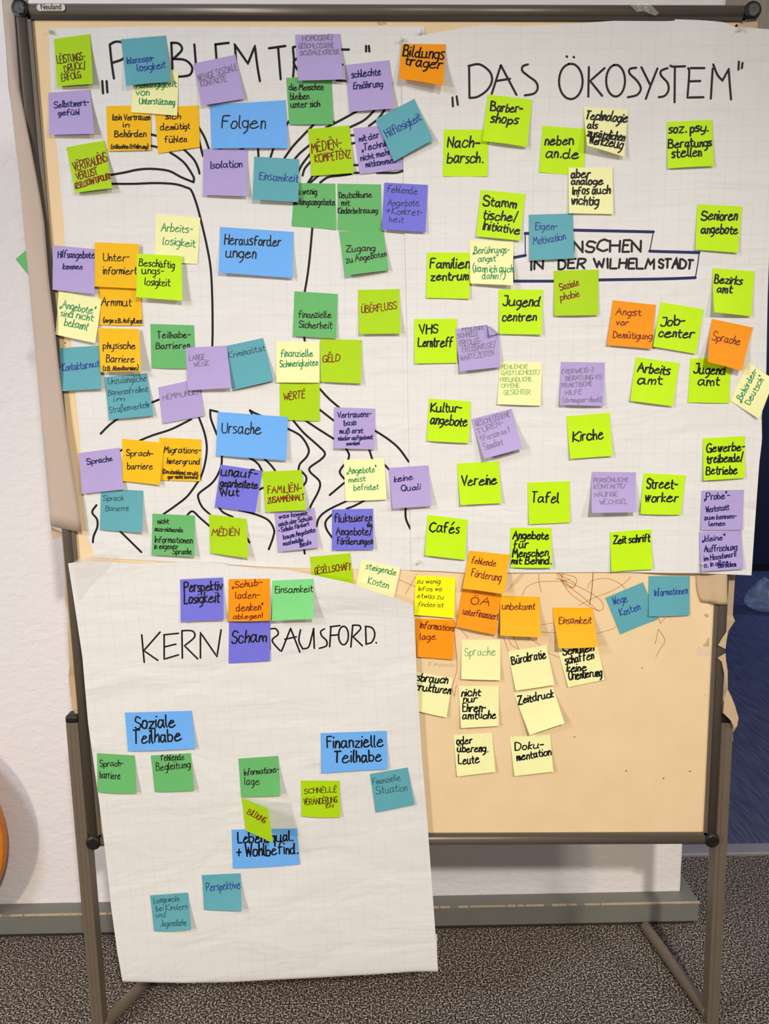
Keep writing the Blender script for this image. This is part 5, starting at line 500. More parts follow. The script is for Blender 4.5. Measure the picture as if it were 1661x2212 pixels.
{'q': [(0.2142, 0.6407), (0.2925, 0.6443), (0.2985, 0.5709), (0.2233, 0.5624)], 'l': [0.0005, 0.0005, 0.007, 0.006], 'w': 0.0002, 's': 'B', 'b': 0.0004, 'col': 'P', 'st': 'mk', 'lab': 'pale yellow note reading Dokumentation, lowest on the right', 'curl': 0, 't': [('Doku-', 0.096, 0.361, 0.805, 0.337, 0.096, 0.249), ('mentation', 0.119, 0.627, 0.982, 0.549, 0.112, 0.521)]},
{'q': [(0.2214, 0.7278), (0.2964, 0.74), (0.3159, 0.6726), (0.2503, 0.6492)], 'l': [0.0005, 0.0005, 0.014, 0.012], 'w': -0.0004, 's': 'B', 'b': 0.0004, 'col': 'P', 'st': 'mk', 'lab': 'pale yellow note reading Zeitdruck, tilted', 'curl': 0, 't': [('Zeitdruck', 0.015, 0.263, 0.933, 0.263, 0.033, 0.155)]},
{'q': [(0.2086, 0.8123), (0.2818, 0.8232), (0.2971, 0.7475), (0.2233, 0.7366)], 'l': [0.0005, 0.0005, 0.007, 0.006], 'w': 0.0008, 's': 'B', 'b': 0.0004, 'col': 'P', 'st': 'mk', 'lab': 'pale yellow note reading Bürokratie', 'curl': 0, 't': [('Bürokratie', 0.044, 0.334, 0.921, 0.307, 0.045, 0.217)]},
{'q': [(0.0233, 0.7778), (0.1043, 0.7605), (0.0912, 0.6849), (0.018, 0.7023)], 'l': [0.0005, 0.0005, 0.006, 0.002], 'w': 0.0016, 's': 'B', 'b': 0.0004, 'col': 'P', 'st': 'mk', 'lab': 'pale yellow note reading Missbrauch Strukturen, its left part behind the hanging sheet', 'curl': 0, 't': [('Missbrauch', -0.103, 0.258, 0.886, 0.15, -0.099, 0.134), ('Strukturen', 0.029, 0.478, 0.999, 0.401, 0.035, 0.361)]},
{'q': [(0.1156, 0.7456), (0.1923, 0.7443), (0.1918, 0.6662), (0.119, 0.664)], 'l': [0.0005, 0.0005, 0.006, 0.008], 'w': 0.0003, 's': 'B', 'b': 0.0004, 'col': 'P', 'st': 'mk', 'lab': 'pale yellow note reading nicht nur Ehrenamtliche', 'curl': 0, 't': [('nicht', 0.059, 0.24, 0.53, 0.24, 0.062, 0.135), ('nur', 0.098, 0.387, 0.433, 0.388, 0.101, 0.293), ('Ehren-', 0.071, 0.62, 0.649, 0.625, 0.073, 0.509), ('amtliche', 0.054, 0.781, 0.919, 0.803, 0.057, 0.676)]},
{'q': [(0.1052, 0.6465), (0.1798, 0.6497), (0.1863, 0.572), (0.1118, 0.5637)], 'l': [0.0005, 0.0005, 0.006, 0.006], 'w': 0.0002, 's': 'B', 'b': 0.0004, 'col': 'P', 'st': 'mk', 'lab': 'pale yellow note reading oder übereng. Leute', 'curl': 0, 't': [('oder', 0.067, 0.232, 0.455, 0.229, 0.068, 0.132), ('übereng.', 0.065, 0.419, 0.853, 0.475, 0.073, 0.319), ('Leute', 0.076, 0.708, 0.606, 0.73, 0.079, 0.59)]},
{'q': [(0.3907, 0.9145), (0.4605, 0.9437), (0.4923, 0.8716), (0.4214, 0.8434)], 'l': [0.0001, 0.0001, 0.0009, 0.0012], 'w': -0.001, 's': 'B', 'b': 0.0004, 'col': 'T', 'st': 'bl', 'lab': 'teal note reading Wege Kosten, tilted, on the bare board', 'curl': 0, 't': [('Wege', 0.119, 0.238, 0.475, 0.301, 0.137, 0.134), ('Kosten', 0.179, 0.58, 0.691, 0.608, 0.185, 0.475)]},
{'q': [(0.4708, 0.9554), (0.5481, 0.954), (0.5501, 0.8788), (0.4727, 0.8781)], 'l': [0.0005, 0.0005, 0.003, 0.004], 'w': 0.0019, 's': 'B', 'b': 0.0004, 'col': 'T', 'st': 'bl', 'lab': 'teal note reading Informationen on the bare board', 'curl': 0, 't': [('Informationen', 0.135, 0.494, 0.951, 0.442, 0.127, 0.391)]},
{'q': [(-0.4012, 0.9651), (-0.3209, 0.9686), (-0.3225, 0.8891), (-0.4023, 0.8861)], 'l': [0.0005, 0.0005, 0.008, 0.007], 'w': -0.0011, 's': 'K', 'b': 0.0004, 'col': 'B', 'st': 'mk', 'lab': 'violet-blue note reading Perspektivlosigkeit', 'curl': 0, 't': [('Perspektiv', 0.093, 0.302, 0.986, 0.279, 0.086, 0.174), ('Losigkeit', 0.088, 0.568, 0.901, 0.57, 0.085, 0.433)]},
{'q': [(-0.3143, 0.8869), (-0.2372, 0.8851), (-0.2408, 0.8056), (-0.3186, 0.8024)], 'l': [0.0001, 0.0001, 0.0021, 0.0015], 'w': 0.0005, 's': 'K', 'b': 0.0004, 'col': 'B', 'st': 'mk', 'lab': 'violet-blue note reading Scham over the lower title', 'curl': 0, 't': [('Scham', 0.069, 0.542, 0.893, 0.527, 0.061, 0.389)]},
{'q': [(-0.3106, 0.9658), (-0.2346, 0.9664), (-0.2372, 0.8857), (-0.3144, 0.886)], 'l': [0.0005, 0.0005, 0.006, 0.006], 'w': 0.0017, 's': 'K', 'b': 0.0004, 'col': 'O', 'st': 'rd', 'lab': 'orange note reading Schubladendenken ablegen', 'curl': 0, 't': [('„Schub-', 0.093, 0.205, 0.816, 0.148, 0.085, 0.121), ('laden-', 0.174, 0.463, 0.757, 0.444, 0.17, 0.373), ('denken“', 0.187, 0.759, 0.821, 0.741, 0.183, 0.669), ('ablegen!', 0.115, 0.948, 0.82, 0.919, 0.112, 0.883)]},
{'q': [(-0.23, 0.9627), (-0.1548, 0.9648), (-0.1554, 0.8908), (-0.2324, 0.8879)], 'l': [0.0005, 0.0005, 0.016, 0.014], 'w': -0.0008, 's': 'K', 'b': 0.0004, 'col': 'H', 'st': 'bp', 'lab': 'light green note reading Einsamkeit on the hanging sheet', 'curl': 0, 't': [('Einsamkeit', 0.075, 0.309, 0.989, 0.333, 0.073, 0.209)]},
{'q': [(-0.5196, 0.7077), (-0.3928, 0.7092), (-0.3885, 0.6347), (-0.5171, 0.6313)], 'l': [0.0005, 0.0005, 0.005, 0.004], 'w': 0.0013, 's': 'K', 'b': 0.0004, 'col': 'S', 'st': 'bk', 'lab': 'blue card reading Soziale Teilhabe', 'curl': 0, 't': [('Soziale', 0.136, 0.424, 0.727, 0.4, 0.139, 0.245), ('Teilhabe', 0.094, 0.812, 0.801, 0.768, 0.096, 0.633)]},
{'q': [(-0.578, 0.6268), (-0.5065, 0.6211), (-0.5048, 0.5471), (-0.5811, 0.5498)], 'l': [0.0005, 0.0005, 0.007, 0.005], 'w': 0.002, 's': 'K', 'b': 0.0004, 'col': 'G', 'st': 'bp', 'lab': "green note reading Sprachbarriere at the hanging sheet's left edge", 'curl': 0, 't': [('Sprach-', 0.076, 0.337, 0.675, 0.296, 0.075, 0.247), ('barriere', 0.065, 0.637, 0.595, 0.635, 0.07, 0.532)]},
{'q': [(-0.4758, 0.6205), (-0.3993, 0.6235), (-0.3946, 0.5503), (-0.4711, 0.5472)], 'l': [0.0005, 0.0005, 0.007, 0.004], 'w': 0.0009, 's': 'K', 'b': 0.0004, 'col': 'G', 'st': 'bp', 'lab': 'green note reading fehlende Begleitung', 'curl': 0, 't': [('fehlende', 0.24, 0.158, 0.822, 0.171, 0.247, 0.055), ('Begleitung', 0.099, 0.421, 0.954, 0.385, 0.102, 0.311)]},
{'q': [(-0.3283, 0.4631), (-0.2006, 0.4643), (-0.1975, 0.3885), (-0.3291, 0.381)], 'l': [0.0001, 0.0001, 0.0018, 0.0012], 'w': 0.0015, 's': 'K', 'b': 0.0004, 'col': 'S', 'st': 'bk', 'lab': 'blue card reading Lebensqual. + Wohlbefind., half behind the folded note', 'curl': 0, 't': [('Lebensqual.', 0.097, 0.356, 0.917, 0.329, 0.095, 0.191), ('+ Wohlbefind.', 0.064, 0.702, 0.983, 0.687, 0.062, 0.53)]},
{'q': [(-0.3059, 0.5302), (-0.2495, 0.5279), (-0.2417, 0.4621), (-0.3001, 0.4624)], 'l': [0.0005, 0.038, 0.045, 0.003], 'w': -0.0008, 's': 'K', 'b': 0.0004, 'col': 'K', 'st': 'rd', 'lab': 'green-yellow note standing edge-on off the hanging sheet reading Bildung', 'curl': 0, 't': [('BILDUNG', 0.129, 0.44, 0.769, 0.5, 0.207, 0.324)]},
{'q': [(-0.3087, 0.6107), (-0.2323, 0.6153), (-0.2287, 0.54), (-0.3057, 0.533)], 'l': [0.0005, 0.0005, 0.011, 0.004], 'w': 0.0003, 's': 'K', 'b': 0.0004, 'col': 'G', 'st': 'bp', 'lab': 'green note reading Informationslage above the protruding note', 'curl': 0, 't': [('Informations-', 0.108, 0.44, 0.991, 0.42, 0.108, 0.35), ('lage', 0.112, 0.682, 0.489, 0.703, 0.12, 0.572)]},
{'q': [(-0.1497, 0.6598), (-0.0238, 0.6623), (-0.0221, 0.5864), (-0.1498, 0.5805)], 'l': [0.0005, 0.0005, 0.005, 0.005], 'w': -0.0007, 's': 'K', 'b': 0.0004, 'col': 'S', 'st': 'bk', 'lab': 'blue card reading Finanzielle Teilhabe', 'curl': 0, 't': [('Finanzielle', 0.096, 0.372, 0.943, 0.406, 0.096, 0.205), ('Teilhabe', 0.2, 0.765, 0.91, 0.787, 0.199, 0.604)]},
{'q': [(-0.1903, 0.564), (-0.1159, 0.5622), (-0.1152, 0.4888), (-0.1902, 0.4913)], 'l': [0.0005, 0.0005, 0.005, 0.004], 'w': 0.0017, 's': 'K', 'b': 0.0004, 'col': 'K', 'st': 'rk', 'lab': 'green-yellow note reading Schnelle Veränderungen', 'curl': 0, 't': [('SCHNËLLË', 0.081, 0.367, 0.912, 0.31, 0.079, 0.284), ('VËRÄNDËRUNG', 0.062, 0.677, 0.921, 0.6, 0.058, 0.58), ('ËN', 0.636, 0.746, 0.817, 0.732, 0.635, 0.698)]},
{'q': [(-0.0571, 0.5747), (0.0161, 0.5867), (0.0289, 0.511), (-0.0462, 0.4958)], 'l': [0.0005, 0.0005, 0.004, 0.004], 'w': -0.0002, 's': 'K', 'b': 0.0004, 'col': 'T', 'st': 'tt', 'lab': 'teal note reading Finanzielle Situation below a blue card', 'curl': 0, 't': [('Finanzielle', 0.045, 0.285, 0.768, 0.29, 0.043, 0.195), ('Situation', 0.075, 0.543, 0.873, 0.596, 0.079, 0.428)]},
{'q': [(-0.3908, 0.3682), (-0.3147, 0.3709), (-0.3125, 0.3002), (-0.3873, 0.2995)], 'l': [0.0005, 0.0005, 0.012, 0.006], 'w': 0.0003, 's': 'K', 'b': 0.0004, 'col': 'T', 'st': 'bl', 'lab': 'teal note reading Perspektive, low on the hanging sheet', 'curl': 0, 't': [('Perspektive', 0.093, 0.459, 0.978, 0.417, 0.094, 0.331)]},
{'q': [(-0.4943, 0.3279), (-0.4195, 0.3323), (-0.4134, 0.261), (-0.4877, 0.2562)], 'l': [0.0005, 0.0005, 0.009, 0.005], 'w': 0.0022, 's': 'K', 'b': 0.0004, 'col': 'T', 'st': 'tt', 'lab': 'teal note with four lines beginning Langeweile, lowest on the hanging sheet', 'curl': 0, 't': [('Langeweile', 0.078, 0.232, 0.761, 0.215, 0.08, 0.138), ('bei Kindern', 0.117, 0.442, 0.938, 0.45, 0.122, 0.349), ('und', 0.088, 0.622, 0.347, 0.624, 0.094, 0.537), ('Jugendliche', 0.196, 0.857, 0.886, 0.869, 0.204, 0.764)]}]


# ------------------------------------------------------------ the setting
def struct(name, fn, material, **kw):
    o = bmo(name, fn, material, **kw); o['kind'] = 'structure'; return o
struct('floor', lambda bm: box(bm, -2.4, 3.6, -2.6, .578, -.03, 0), M['carpet'])
struct('floor_lino', lambda bm: box(bm, -2.4, 5.0, .61, 5.2, -.03, .002), M['lino'])
struct('trim_1', lambda bm: box(bm, -2.4, 5.0, .578, .625, -.02, .009), M['steel'], bev=.003)
struct('wall_back', lambda bm: box(bm, -2.4, WALLX, .345, .43, 0, 3.3), M['wall'], bev=.006)
struct('wall_far', lambda bm: box(bm, -2.4, 5.0, 5.0, 5.2, 0, 3.3), M['navy'])
struct('wall_passage', lambda bm: box(bm, WALLX + .001, 2.4, .48, .56, 1.95, 3.3), M['lintel'])
struct('trim_2', lambda bm: box(bm, WALLX + .004, WALLX + .045, .455, .479, 1.96, 3.28), M['foil'])
def base_fn(bm):
    x1 = WALLX + .028
    pts = [(-2.4, .300), (x1, .300), (x1, .46), (WALLX + .0, .46), (WALLX + .0, .345), (-2.4, .345)]
    lo = [bm.verts.new((x, y, .010)) for x, y in pts]; hi = [bm.verts.new((x, y, .062)) for x, y in pts]
    bm.faces.new(lo); bm.faces.new(hi)
    for i in range(6): bm.faces.new((lo[i], lo[(i + 1) % 6], hi[(i + 1) % 6], hi[i]))
    bmesh.ops.recalc_face_normals(bm, faces=bm.faces)
bb = struct('baseboard_back', base_fn, M['trim'], bev=.0025)
def edge_fn(bm):
    rr = random.Random(3); x = -1.6
    while x < WALLX + .02:
        l = rr.uniform(.01, .05); t = rr.uniform(.0004, .0012)
        box(bm, x, min(x + l, WALLX + .028), .3000 - .0006, .3022 + t, .0600 - t, .0626); x += l + rr.choice((0, 0, .004, .02))
link_ = bmo('worn_edge', edge_fn, M['trim_edge'], parent=bb)
bmo('shadow_gap', lambda bm: box(bm, -2.4, WALLX + .02, .306, .34, 0, .0105), M['trim_dark'], parent=bb)

# far room: cupboard and plastic bag
cb = empty('cupboard', (3.25, 4.2, 0)); tag(cb, 'dark navy cupboard far behind the board in the next room', 'cupboard')
bmo('body', lambda bm: box(bm, -.75, .95, -.28, .28, .05, 2.4), M['navy'], parent=cb, bev=.006)
bmo('plinth', lambda bm: box(bm, -.73, .93, -.25, .25, 0, .05), M['black'], parent=cb)
for i in range(3):
    d = bmo('door', lambda bm: box(bm, -.74 + .566 * i, -.74 + .566 * i + .556, -.302, -.282, .06, 2.38), M['navy'], parent=cb, bev=.004)
    bmo('handle', lambda bm: tube(bm, (-.74 + .566 * i + .05, -.312, 1.0), (-.74 + .566 * i + .05, -.312, 1.16), .006, 8), M['steel'], parent=d)
def bag_fn(bm):
    bmesh.ops.create_icosphere(bm, subdivisions=4, radius=1)
    rr = random.Random(9); dirs = [Vector((rr.uniform(-1, 1), rr.uniform(-1, 1), rr.uniform(-1, 1))).normalized() for _ in range(26)]
    for v in bm.verts:
        n = v.co.normalized(); a = sum(abs(n.dot(d)) ** 14 for d in dirs)
        r = .72 + .28 * min(a, 1.4) + rr.uniform(-.02, .02)
        z = n.z * r
        v.co = Vector((n.x * r * .135, n.y * r * .12, .062 + z * (.06 if z < 0 else .16 * (1 - .5 * abs(n.x)))))
    lo = min(v.co.z for v in bm.verts)
    for v in bm.verts: v.co.z -= lo
bg = bmo('plastic_bag', bag_fn, M['bag'], org=(0, 0, 0)); bg.location = (2.235, 2.95, .003); bg.scale = (.8, .8, .85)
tag(bg, 'crumpled clear plastic bag lying on the blue floor', 'bag')

# round orange board at the far left
def disc_fn(bm):
    tube(bm, (0, -.011, 0), (0, .011, 0), .28, 72, up=(0, 0, 1))
rd = bmo('round_board', disc_fn, M['orange'], org=(0, 0, 0), bev=.004, seg=3)
rd.rotation_euler = (0, 0, 0); rd.location = (-1.201, .283, .280)
tag(rd, 'rounded orange wooden board at the left edge in front of the wall', 'board')

# ------------------------------------------------------------ the pinboard on its stand
pb = empty('pinboard', (0, 0, 0))
tag(pb, 'large freestanding pinboard with beige face and brown-grey metal frame and legs', 'pinboard')
F = FRAME
TC = .004
def fp(k, y=TC): return Vector((F[k][0], y, F[k][1]))
def panel_fn(bm):
    prism(bm, [(F['TL'][0], 0, F['TL'][1]), (F['TR'][0], 0, F['TR'][1]), (F['BR'][0], 0, F['BR'][1]), (F['BL'][0], 0, F['BL'][1])], .012)
bmo('board_panel', panel_fn, M['board'], parent=pb)
def rail(a, b): return lambda bm: tube(bm, fp(a), fp(b), .0112, 24)
for a, b in (('TL', 'TR'), ('BL', 'BR'), ('TL', 'BL'), ('TR', 'BR')):
    r_ = bmo('frame_rail', rail(a, b), M['alu'], parent=pb, smooth_=True)
    A = fp(a); B = fp(b); ctr = (fp('TL') + fp('BR')) / 2
    d = (B - A).normalized(); nn = Vector((-d.z, 0, d.x)); nn = nn if (ctr - A).dot(nn) > 0 else -nn
    def lip(bm):
        q = [A + nn * .009 + d * .01, B + nn * .009 - d * .01, B + nn * .0155 - d * .01, A + nn * .0155 + d * .01]
        prism(bm, [(p.x, -.0042, p.z) for p in q], .006)
    bmo('groove_lip', lip, M['alu_dark' if a == 'TL' and b == 'TR' else 'alu'], parent=r_)
for k in F:
    p_ = fp(k)
    def knob(bm):
        prof = [(.0, -.0135), (.0100, -.0135), (.0140, -.0115), (.0150, -.006), (.0150, .010), (.0125, .016), (.0, .016)]
        n = 28; rings = [[bm.verts.new((p_.x + r * math.cos(2 * math.pi * i / n), p_.y + y, p_.z + r * math.sin(2 * math.pi * i / n))) for i in range(n)] for r, y in prof[1:-1]]
        for a, b in zip(rings, rings[1:]):
            for i in range(n): bm.faces.new((a[i], a[(i + 1) % n], b[(i + 1) % n], b[i]))
        bm.faces.new(rings[0]); bm.faces.new(rings[-1]); bmesh.ops.recalc_face_normals(bm, faces=bm.faces)
    kn = bmo('corner_cap', knob, M['black'], parent=pb)
    if k[0] == 'T':
        def sc_fn(bm):
            rr = random.Random(len(k) + int(p_.x > 0)); n = 22
            vs = [(p_.x + (.0088 + rr.uniform(-.0018, .0012)) * math.cos(2 * math.pi * i / n), p_.y - .0152, p_.z - .0012 + (.0088 + rr.uniform(-.0018, .0012)) * math.sin(2 * math.pi * i / n)) for i in range(n)]
            prism(bm, vs, .0024)
        s_ = bmo('scuffed_disc', sc_fn, M['scuff'], parent=kn); s_['label'] = 'scuffed grey patch'
# maker's badge on the top rail
bx, bz = None, None
t_ = (114 - 47) / (1622 - 47)
bp_ = fp('TL').lerp(fp('TR'), t_)
def badge_fn(bm):
    n = 32; h = .0052; L = .0235
    vs = []
    for i in range(n):
        a = 2 * math.pi * (i + .5) / n; cx_ = (L - h) * (1 if math.cos(a) > 0 else -1)
        vs.append((bp_.x + cx_ + h * math.cos(a), bp_.y - .0126, bp_.z + h * math.sin(a) + .0004))
    prism(bm, vs, .003)
bd = bmo('badge', badge_fn, M['badge'], parent=pb); bd['label'] = "oval silver maker's badge"
cu = bpy.data.curves.new('badge_text', 'FONT'); cu.body = 'Neuland'; cu.size = .0118; cu.align_x = 'CENTER'; cu.extrude = .00008; cu.offset = .00012
to = bpy.data.objects.new('badge_text_curve', cu); COL.objects.link(to)
dg = bpy.context.evaluated_depsgraph_get(); me_ = bpy.data.meshes.new_from_object(to.evaluated_get(dg)); bpy.data.objects.remove(to)
lt = link('lettering', me_, M['ink_black'], bd); lt.rotation_euler = (math.pi / 2, 0, 0); lt.scale = (.86, 1, 1); lt.location = (bp_.x, bp_.y - .0128, bp_.z - .0024)
bmo('underline', lambda bm: [box(bm, bp_.x - .016 + i * .0022, bp_.x - .0146 + i * .0022, bp_.y - .0128, bp_.y - .0124, bp_.z - .0042, bp_.z - .0037) for i in range(15)], M['ink_black'], parent=bd)
# legs
for s, k in ((-1, 'L'), (1, 'R')):
    a, b = LEGS[k]; a = Vector(a); b = Vector(b)
    d = (b - a).normalized(); bot = a + d * (a.z / -d.z)
    hw = .0118
    def leg_fn(bm):
        tube(bm, a + Vector((0, .014, 0)), bot + Vector((0, .014, 0)), 0, prof=[(-hw, -.014), (-hw * .35, -.0145), (-hw * .3, -.0135), (hw * .3, -.0135), (hw * .35, -.0145), (hw, -.014), (hw, .014), (-hw, .014)])
    lg = bmo('leg', leg_fn, M['leg'], parent=pb, bev=.0008, seg=1)
    c_ = bmo('end_cap', lambda bm: box(bm, a.x - hw - .0008, a.x + hw + .0008, -.001, .030, a.z - .001, a.z + .014), M['black'], parent=lg, bev=.004)
    e_ = Vector((.600 if s > 0 else -.560, .283, .0135)); s0 = Vector((bot.x - s * .004, .016, .0135))
    if s < 0: e_ = Vector((-.50, .283, .0135))
    def foot_fn(bm):
        tube(bm, s0, e_, .0125, 20, up=(0, 0, 1))
    bmo('foot', foot_fn, M['leg'], parent=pb, bev=.0025)
# kraft paper hanging round from the back of the board
kp = empty('kraft_paper', (0, .02, 1.2)); tag(kp, 'torn brown kraft paper wrapped round from the back of the pinboard', 'paper')
korg = Vector((0, .02, 1.2))
def kl(name, vs, fs, m_, sm=True, solid=.0003):
    me = mesh(name, vs, fs, sm, korg); o = link(name, me, m_, kp)
    md = o.modifiers.new('thickness', 'SOLIDIFY'); md.thickness = solid; md.offset = 0
    return o
vs = []; fs = []
NCOL = 12
for i, (pi, po) in enumerate(FLAP):
    pi = Vector(pi); po = Vector(po)
    for j in range(NCOL):
        if j < 7:
            t = j / 6; p = pi.lerp(po, t); p.y += .0012 * math.sin(i * .45 + t * 3) - .002 * math.sin(math.pi * t)
        else:
            t = (j - 6) / 5; p = po + Vector((.004 * math.sin(math.pi * min(1, t * 2)) * -1 + .055 * max(0, t - .3), 0, 0)); p.y = po.y + (.020 - po.y) * min(1, t * 1.6)
            if po.y > .015: p.y = po.y + .004 * t
        vs.append(tuple(p))
for i in range(len(FLAP) - 1):
    for j in range(NCOL - 1):
        a = i * NCOL + j; fs.append((a, a + NCOL, a + NCOL + 1, a + 1))
kl('folded_edge', vs, fs, M['kraft_grey'])['label'] = 'greyish folded strip on the left'
def back_strip(name, pts, inner_x):
    vs = []; fs = []
    for i, p in enumerate(pts):
        for j in range(4):
            t = j / 3; vs.append((p[0] * (1 - t) + inner_x * t, p[1] + .004 * t + (.003 * math.sin(i * 1.7) * (1 - t)), p[2]))
    for i in range(len(pts) - 1):
        for j in range(3):
            a = i * 4 + j; fs.append((a, a + 4, a + 5, a + 1))
    return kl(name, vs, fs, M['kraft'], False)
back_strip('torn_strip', BACK_L, -.55); back_strip('torn_strip', BACK_R, .55)
def flat(name, pts, m_, dy=.0004, bend=None):
    o = bmo(name, lambda bm: prism(bm, [tuple(Vector(p)) for p in pts], dy), m_, parent=kp, org=tuple(korg)); return o
rf = [list(p) for p in RFLAP]
# right folded flap: grid between its left and right outline so that it can bulge round the tube
xs0, xs1 = rf[0][0], rf[-1][0]
vs = []; fs = []; NR = 10; NC = 12
for i in range(NR):
    t = i / (NR - 1); z = rf[0][2] * (1 - t) + rf[4][2] * t
    xl = xs0 + .012 * t ** 3; xr = rf[-1][0] + (rf[6][0] - rf[-1][0]) * t
    for j in range(NC):
        u = j / (NC - 1); x = xl + (xr - xl) * u
        y = -.0004 - .0100 * smooth(.25, .6, u) + (.022 * smooth(.82, 1.0, u)) - .004 * (1 - u) * t - .0006 * math.sin(7 * u + 5 * t)
        vs.append((x, y, z + .004 * (1 - u) * t * (1 - u)))
for i in range(NR - 1):
    for j in range(NC - 1):
        a = i * NC + j; fs.append((a, a + 1, a + NC + 1, a + NC))
kl('folded_flap', vs, fs, M['kraft'])
for t_ in TORN: flat('torn_scrap', t_, M['kraft'])
flat('torn_scrap', CORNER, M['kraft']); flat('torn_scrap', CRUMPLE, M['kraft'])

# ------------------------------------------------------------ flip chart sheets
def pl(pts):
    L = [0]
    for a, b in zip(pts, pts[1:]): L.append(L[-1] + math.hypot(b[0] - a[0], b[1] - a[1]))
    def f(t):
        s = t * L[-1]
        for i in range(len(L) - 1):
            if s <= L[i + 1] + 1e-9:
                k = (s - L[i]) / (L[i + 1] - L[i]); return (pts[i][0] + (pts[i + 1][0] - pts[i][0]) * k, pts[i][1] + (pts[i + 1][1] - pts[i][1]) * k)
        return pts[-1]
    return f
SHEET_OBJ = {}
INFO = {'L': ('squared white flip chart sheet on the left, titled Problemtree, with a drawn tree', 0), 'R': ('squared white flip chart sheet on the right, titled Das Ökosystem', 0),
        'K': ('long squared white flip chart sheet hanging below, titled Kernherausford.', .045)}
for k in ('L', 'R', 'K'):
    S = SHEETS[k]; T, B, Lf, Rt = pl(S['top']), pl(S['bottom']), pl(S['left']), pl(S['right'])
    nu, nv = 72, 84
    P00, P10, P01, P11 = T(0), T(1), B(0), B(1)
    vs = []; uvs = []; rot = INFO[k][1]
    org = (T(.5)[0], -.004, T(.5)[1])
    def uvp(x, z): return (x * math.cos(rot) + z * math.sin(rot) + .0114, -x * math.sin(rot) + z * math.cos(rot) + .004)
    def sy(x, z, v):
        return -depth(k, x, z)
    for j in range(nv + 1):
        v = j / nv; l = Lf(v); r = Rt(v)
        for i in range(nu + 1):
            u = i / nu; t = T(u); b = B(u)
            x = (1 - v) * t[0] + v * b[0] + (1 - u) * l[0] + u * r[0] - ((1 - u) * (1 - v) * P00[0] + u * (1 - v) * P10[0] + (1 - u) * v * P01[0] + u * v * P11[0])
            z = (1 - v) * t[1] + v * b[1] + (1 - u) * l[1] + u * r[1] - ((1 - u) * (1 - v) * P00[1] + u * (1 - v) * P10[1] + (1 - u) * v * P01[1] + u * v * P11[1])
            vs.append((x, sy(x, z, v), z)); uvs.append(uvp(x, z))
    rows = nv + 1
    if k == 'K':   # the lower end rolls back under itself
        last = vs[-(nu + 1):]
        for q in range(1, 9):
            a = q / 8 * math.pi * 1.15; R = .011
            for i, p in enumerate(last):
                vs.append((p[0], p[1] + R * (1 - math.cos(a)), p[2] - R * math.sin(a))); uvs.append(uvp(p[0], p[2] - a * R))
        for q in (1, 2, 3):
            base = vs[(rows + 7) * (nu + 1):(rows + 8) * (nu + 1)]
            for p in base: vs.append((p[0], p[1] - .001 * q, p[2] + .02 * q)); uvs.append(uvp(p[0], p[2] - .05))
        rows += 11
    fs = [(j * (nu + 1) + i, (j + 1) * (nu + 1) + i, (j + 1) * (nu + 1) + i + 1, j * (nu + 1) + i + 1) for j in range(rows - 1) for i in range(nu)]
    me, srcv = thick_grid('flipchart_sheet', vs, rows, nu + 1, .00018, org)
    ul = me.uv_layers.new(name='UVMap')
    for lp in me.loops: ul.data[lp.index].uv = uvs[srcv[lp.vertex_index]]
    o = link('flipchart_sheet', me, M['sheet_a'], None, org)
    tag(o, INFO[k][0], 'paper sheet', 'flip chart sheets on the pinboard'); SHEET_OBJ[k] = (o, org)
NY = Vector((0, -1, 0))
PART = {'title_lettering': 'letter', 'box_lettering': 'letter', 'faint_lettering': 'letter', 'tree_drawing': 'tree_line', 'box_outline': 'box_line', 'crayon_scribble': 'crayon_line'}
for s, name, col, wpx, strokes in INK:
    rnd = random.Random(4); w_ = wpx / 1230.0; runs = []
    for st in strokes:
        if st[0] == 'T':
            _, t, a, b, u = st
            for g in text_strokes(t, rnd, .06, 1.6):
                runs.append([(a[0] + (b[0] - a[0]) * x + (u[0] - a[0]) * y, a[1] + (b[1] - a[1]) * x + (u[1] - a[1]) * y) for x, y in spline(g, 4)])
        else:
            runs.append(spline(st, 8) if len(st) > 2 else [(st[0][0] + (st[1][0] - st[0][0]) * i / 6, st[0][1] + (st[1][1] - st[0][1]) * i / 6) for i in range(7)])
    # strokes that touch make one letter or line
    lab = list(range(len(runs)))
    for i in range(len(runs)):
        for j in range(i):
            if lab[i] != lab[j] and min((p[0] - q[0]) ** 2 + (p[1] - q[1]) ** 2 for p in runs[i] for q in runs[j]) < (w_ * 1.4) ** 2:
                o_ = lab[i]; lab = [lab[j] if k_ == o_ else k_ for k_ in lab]
    par, org = (pb, (0, 0, 0)) if s == 'B' else SHEET_OBJ[s]
    for g in sorted(set(lab)):
        ik = Ink()
        for i, q in enumerate(runs):
            if lab[i] == g: ik.stroke([(x, -depth(s, x, z) - .00035, z) for x, z in q], [NY] * len(q), w_)
        ik.build(PART[name], M[col], par, org)

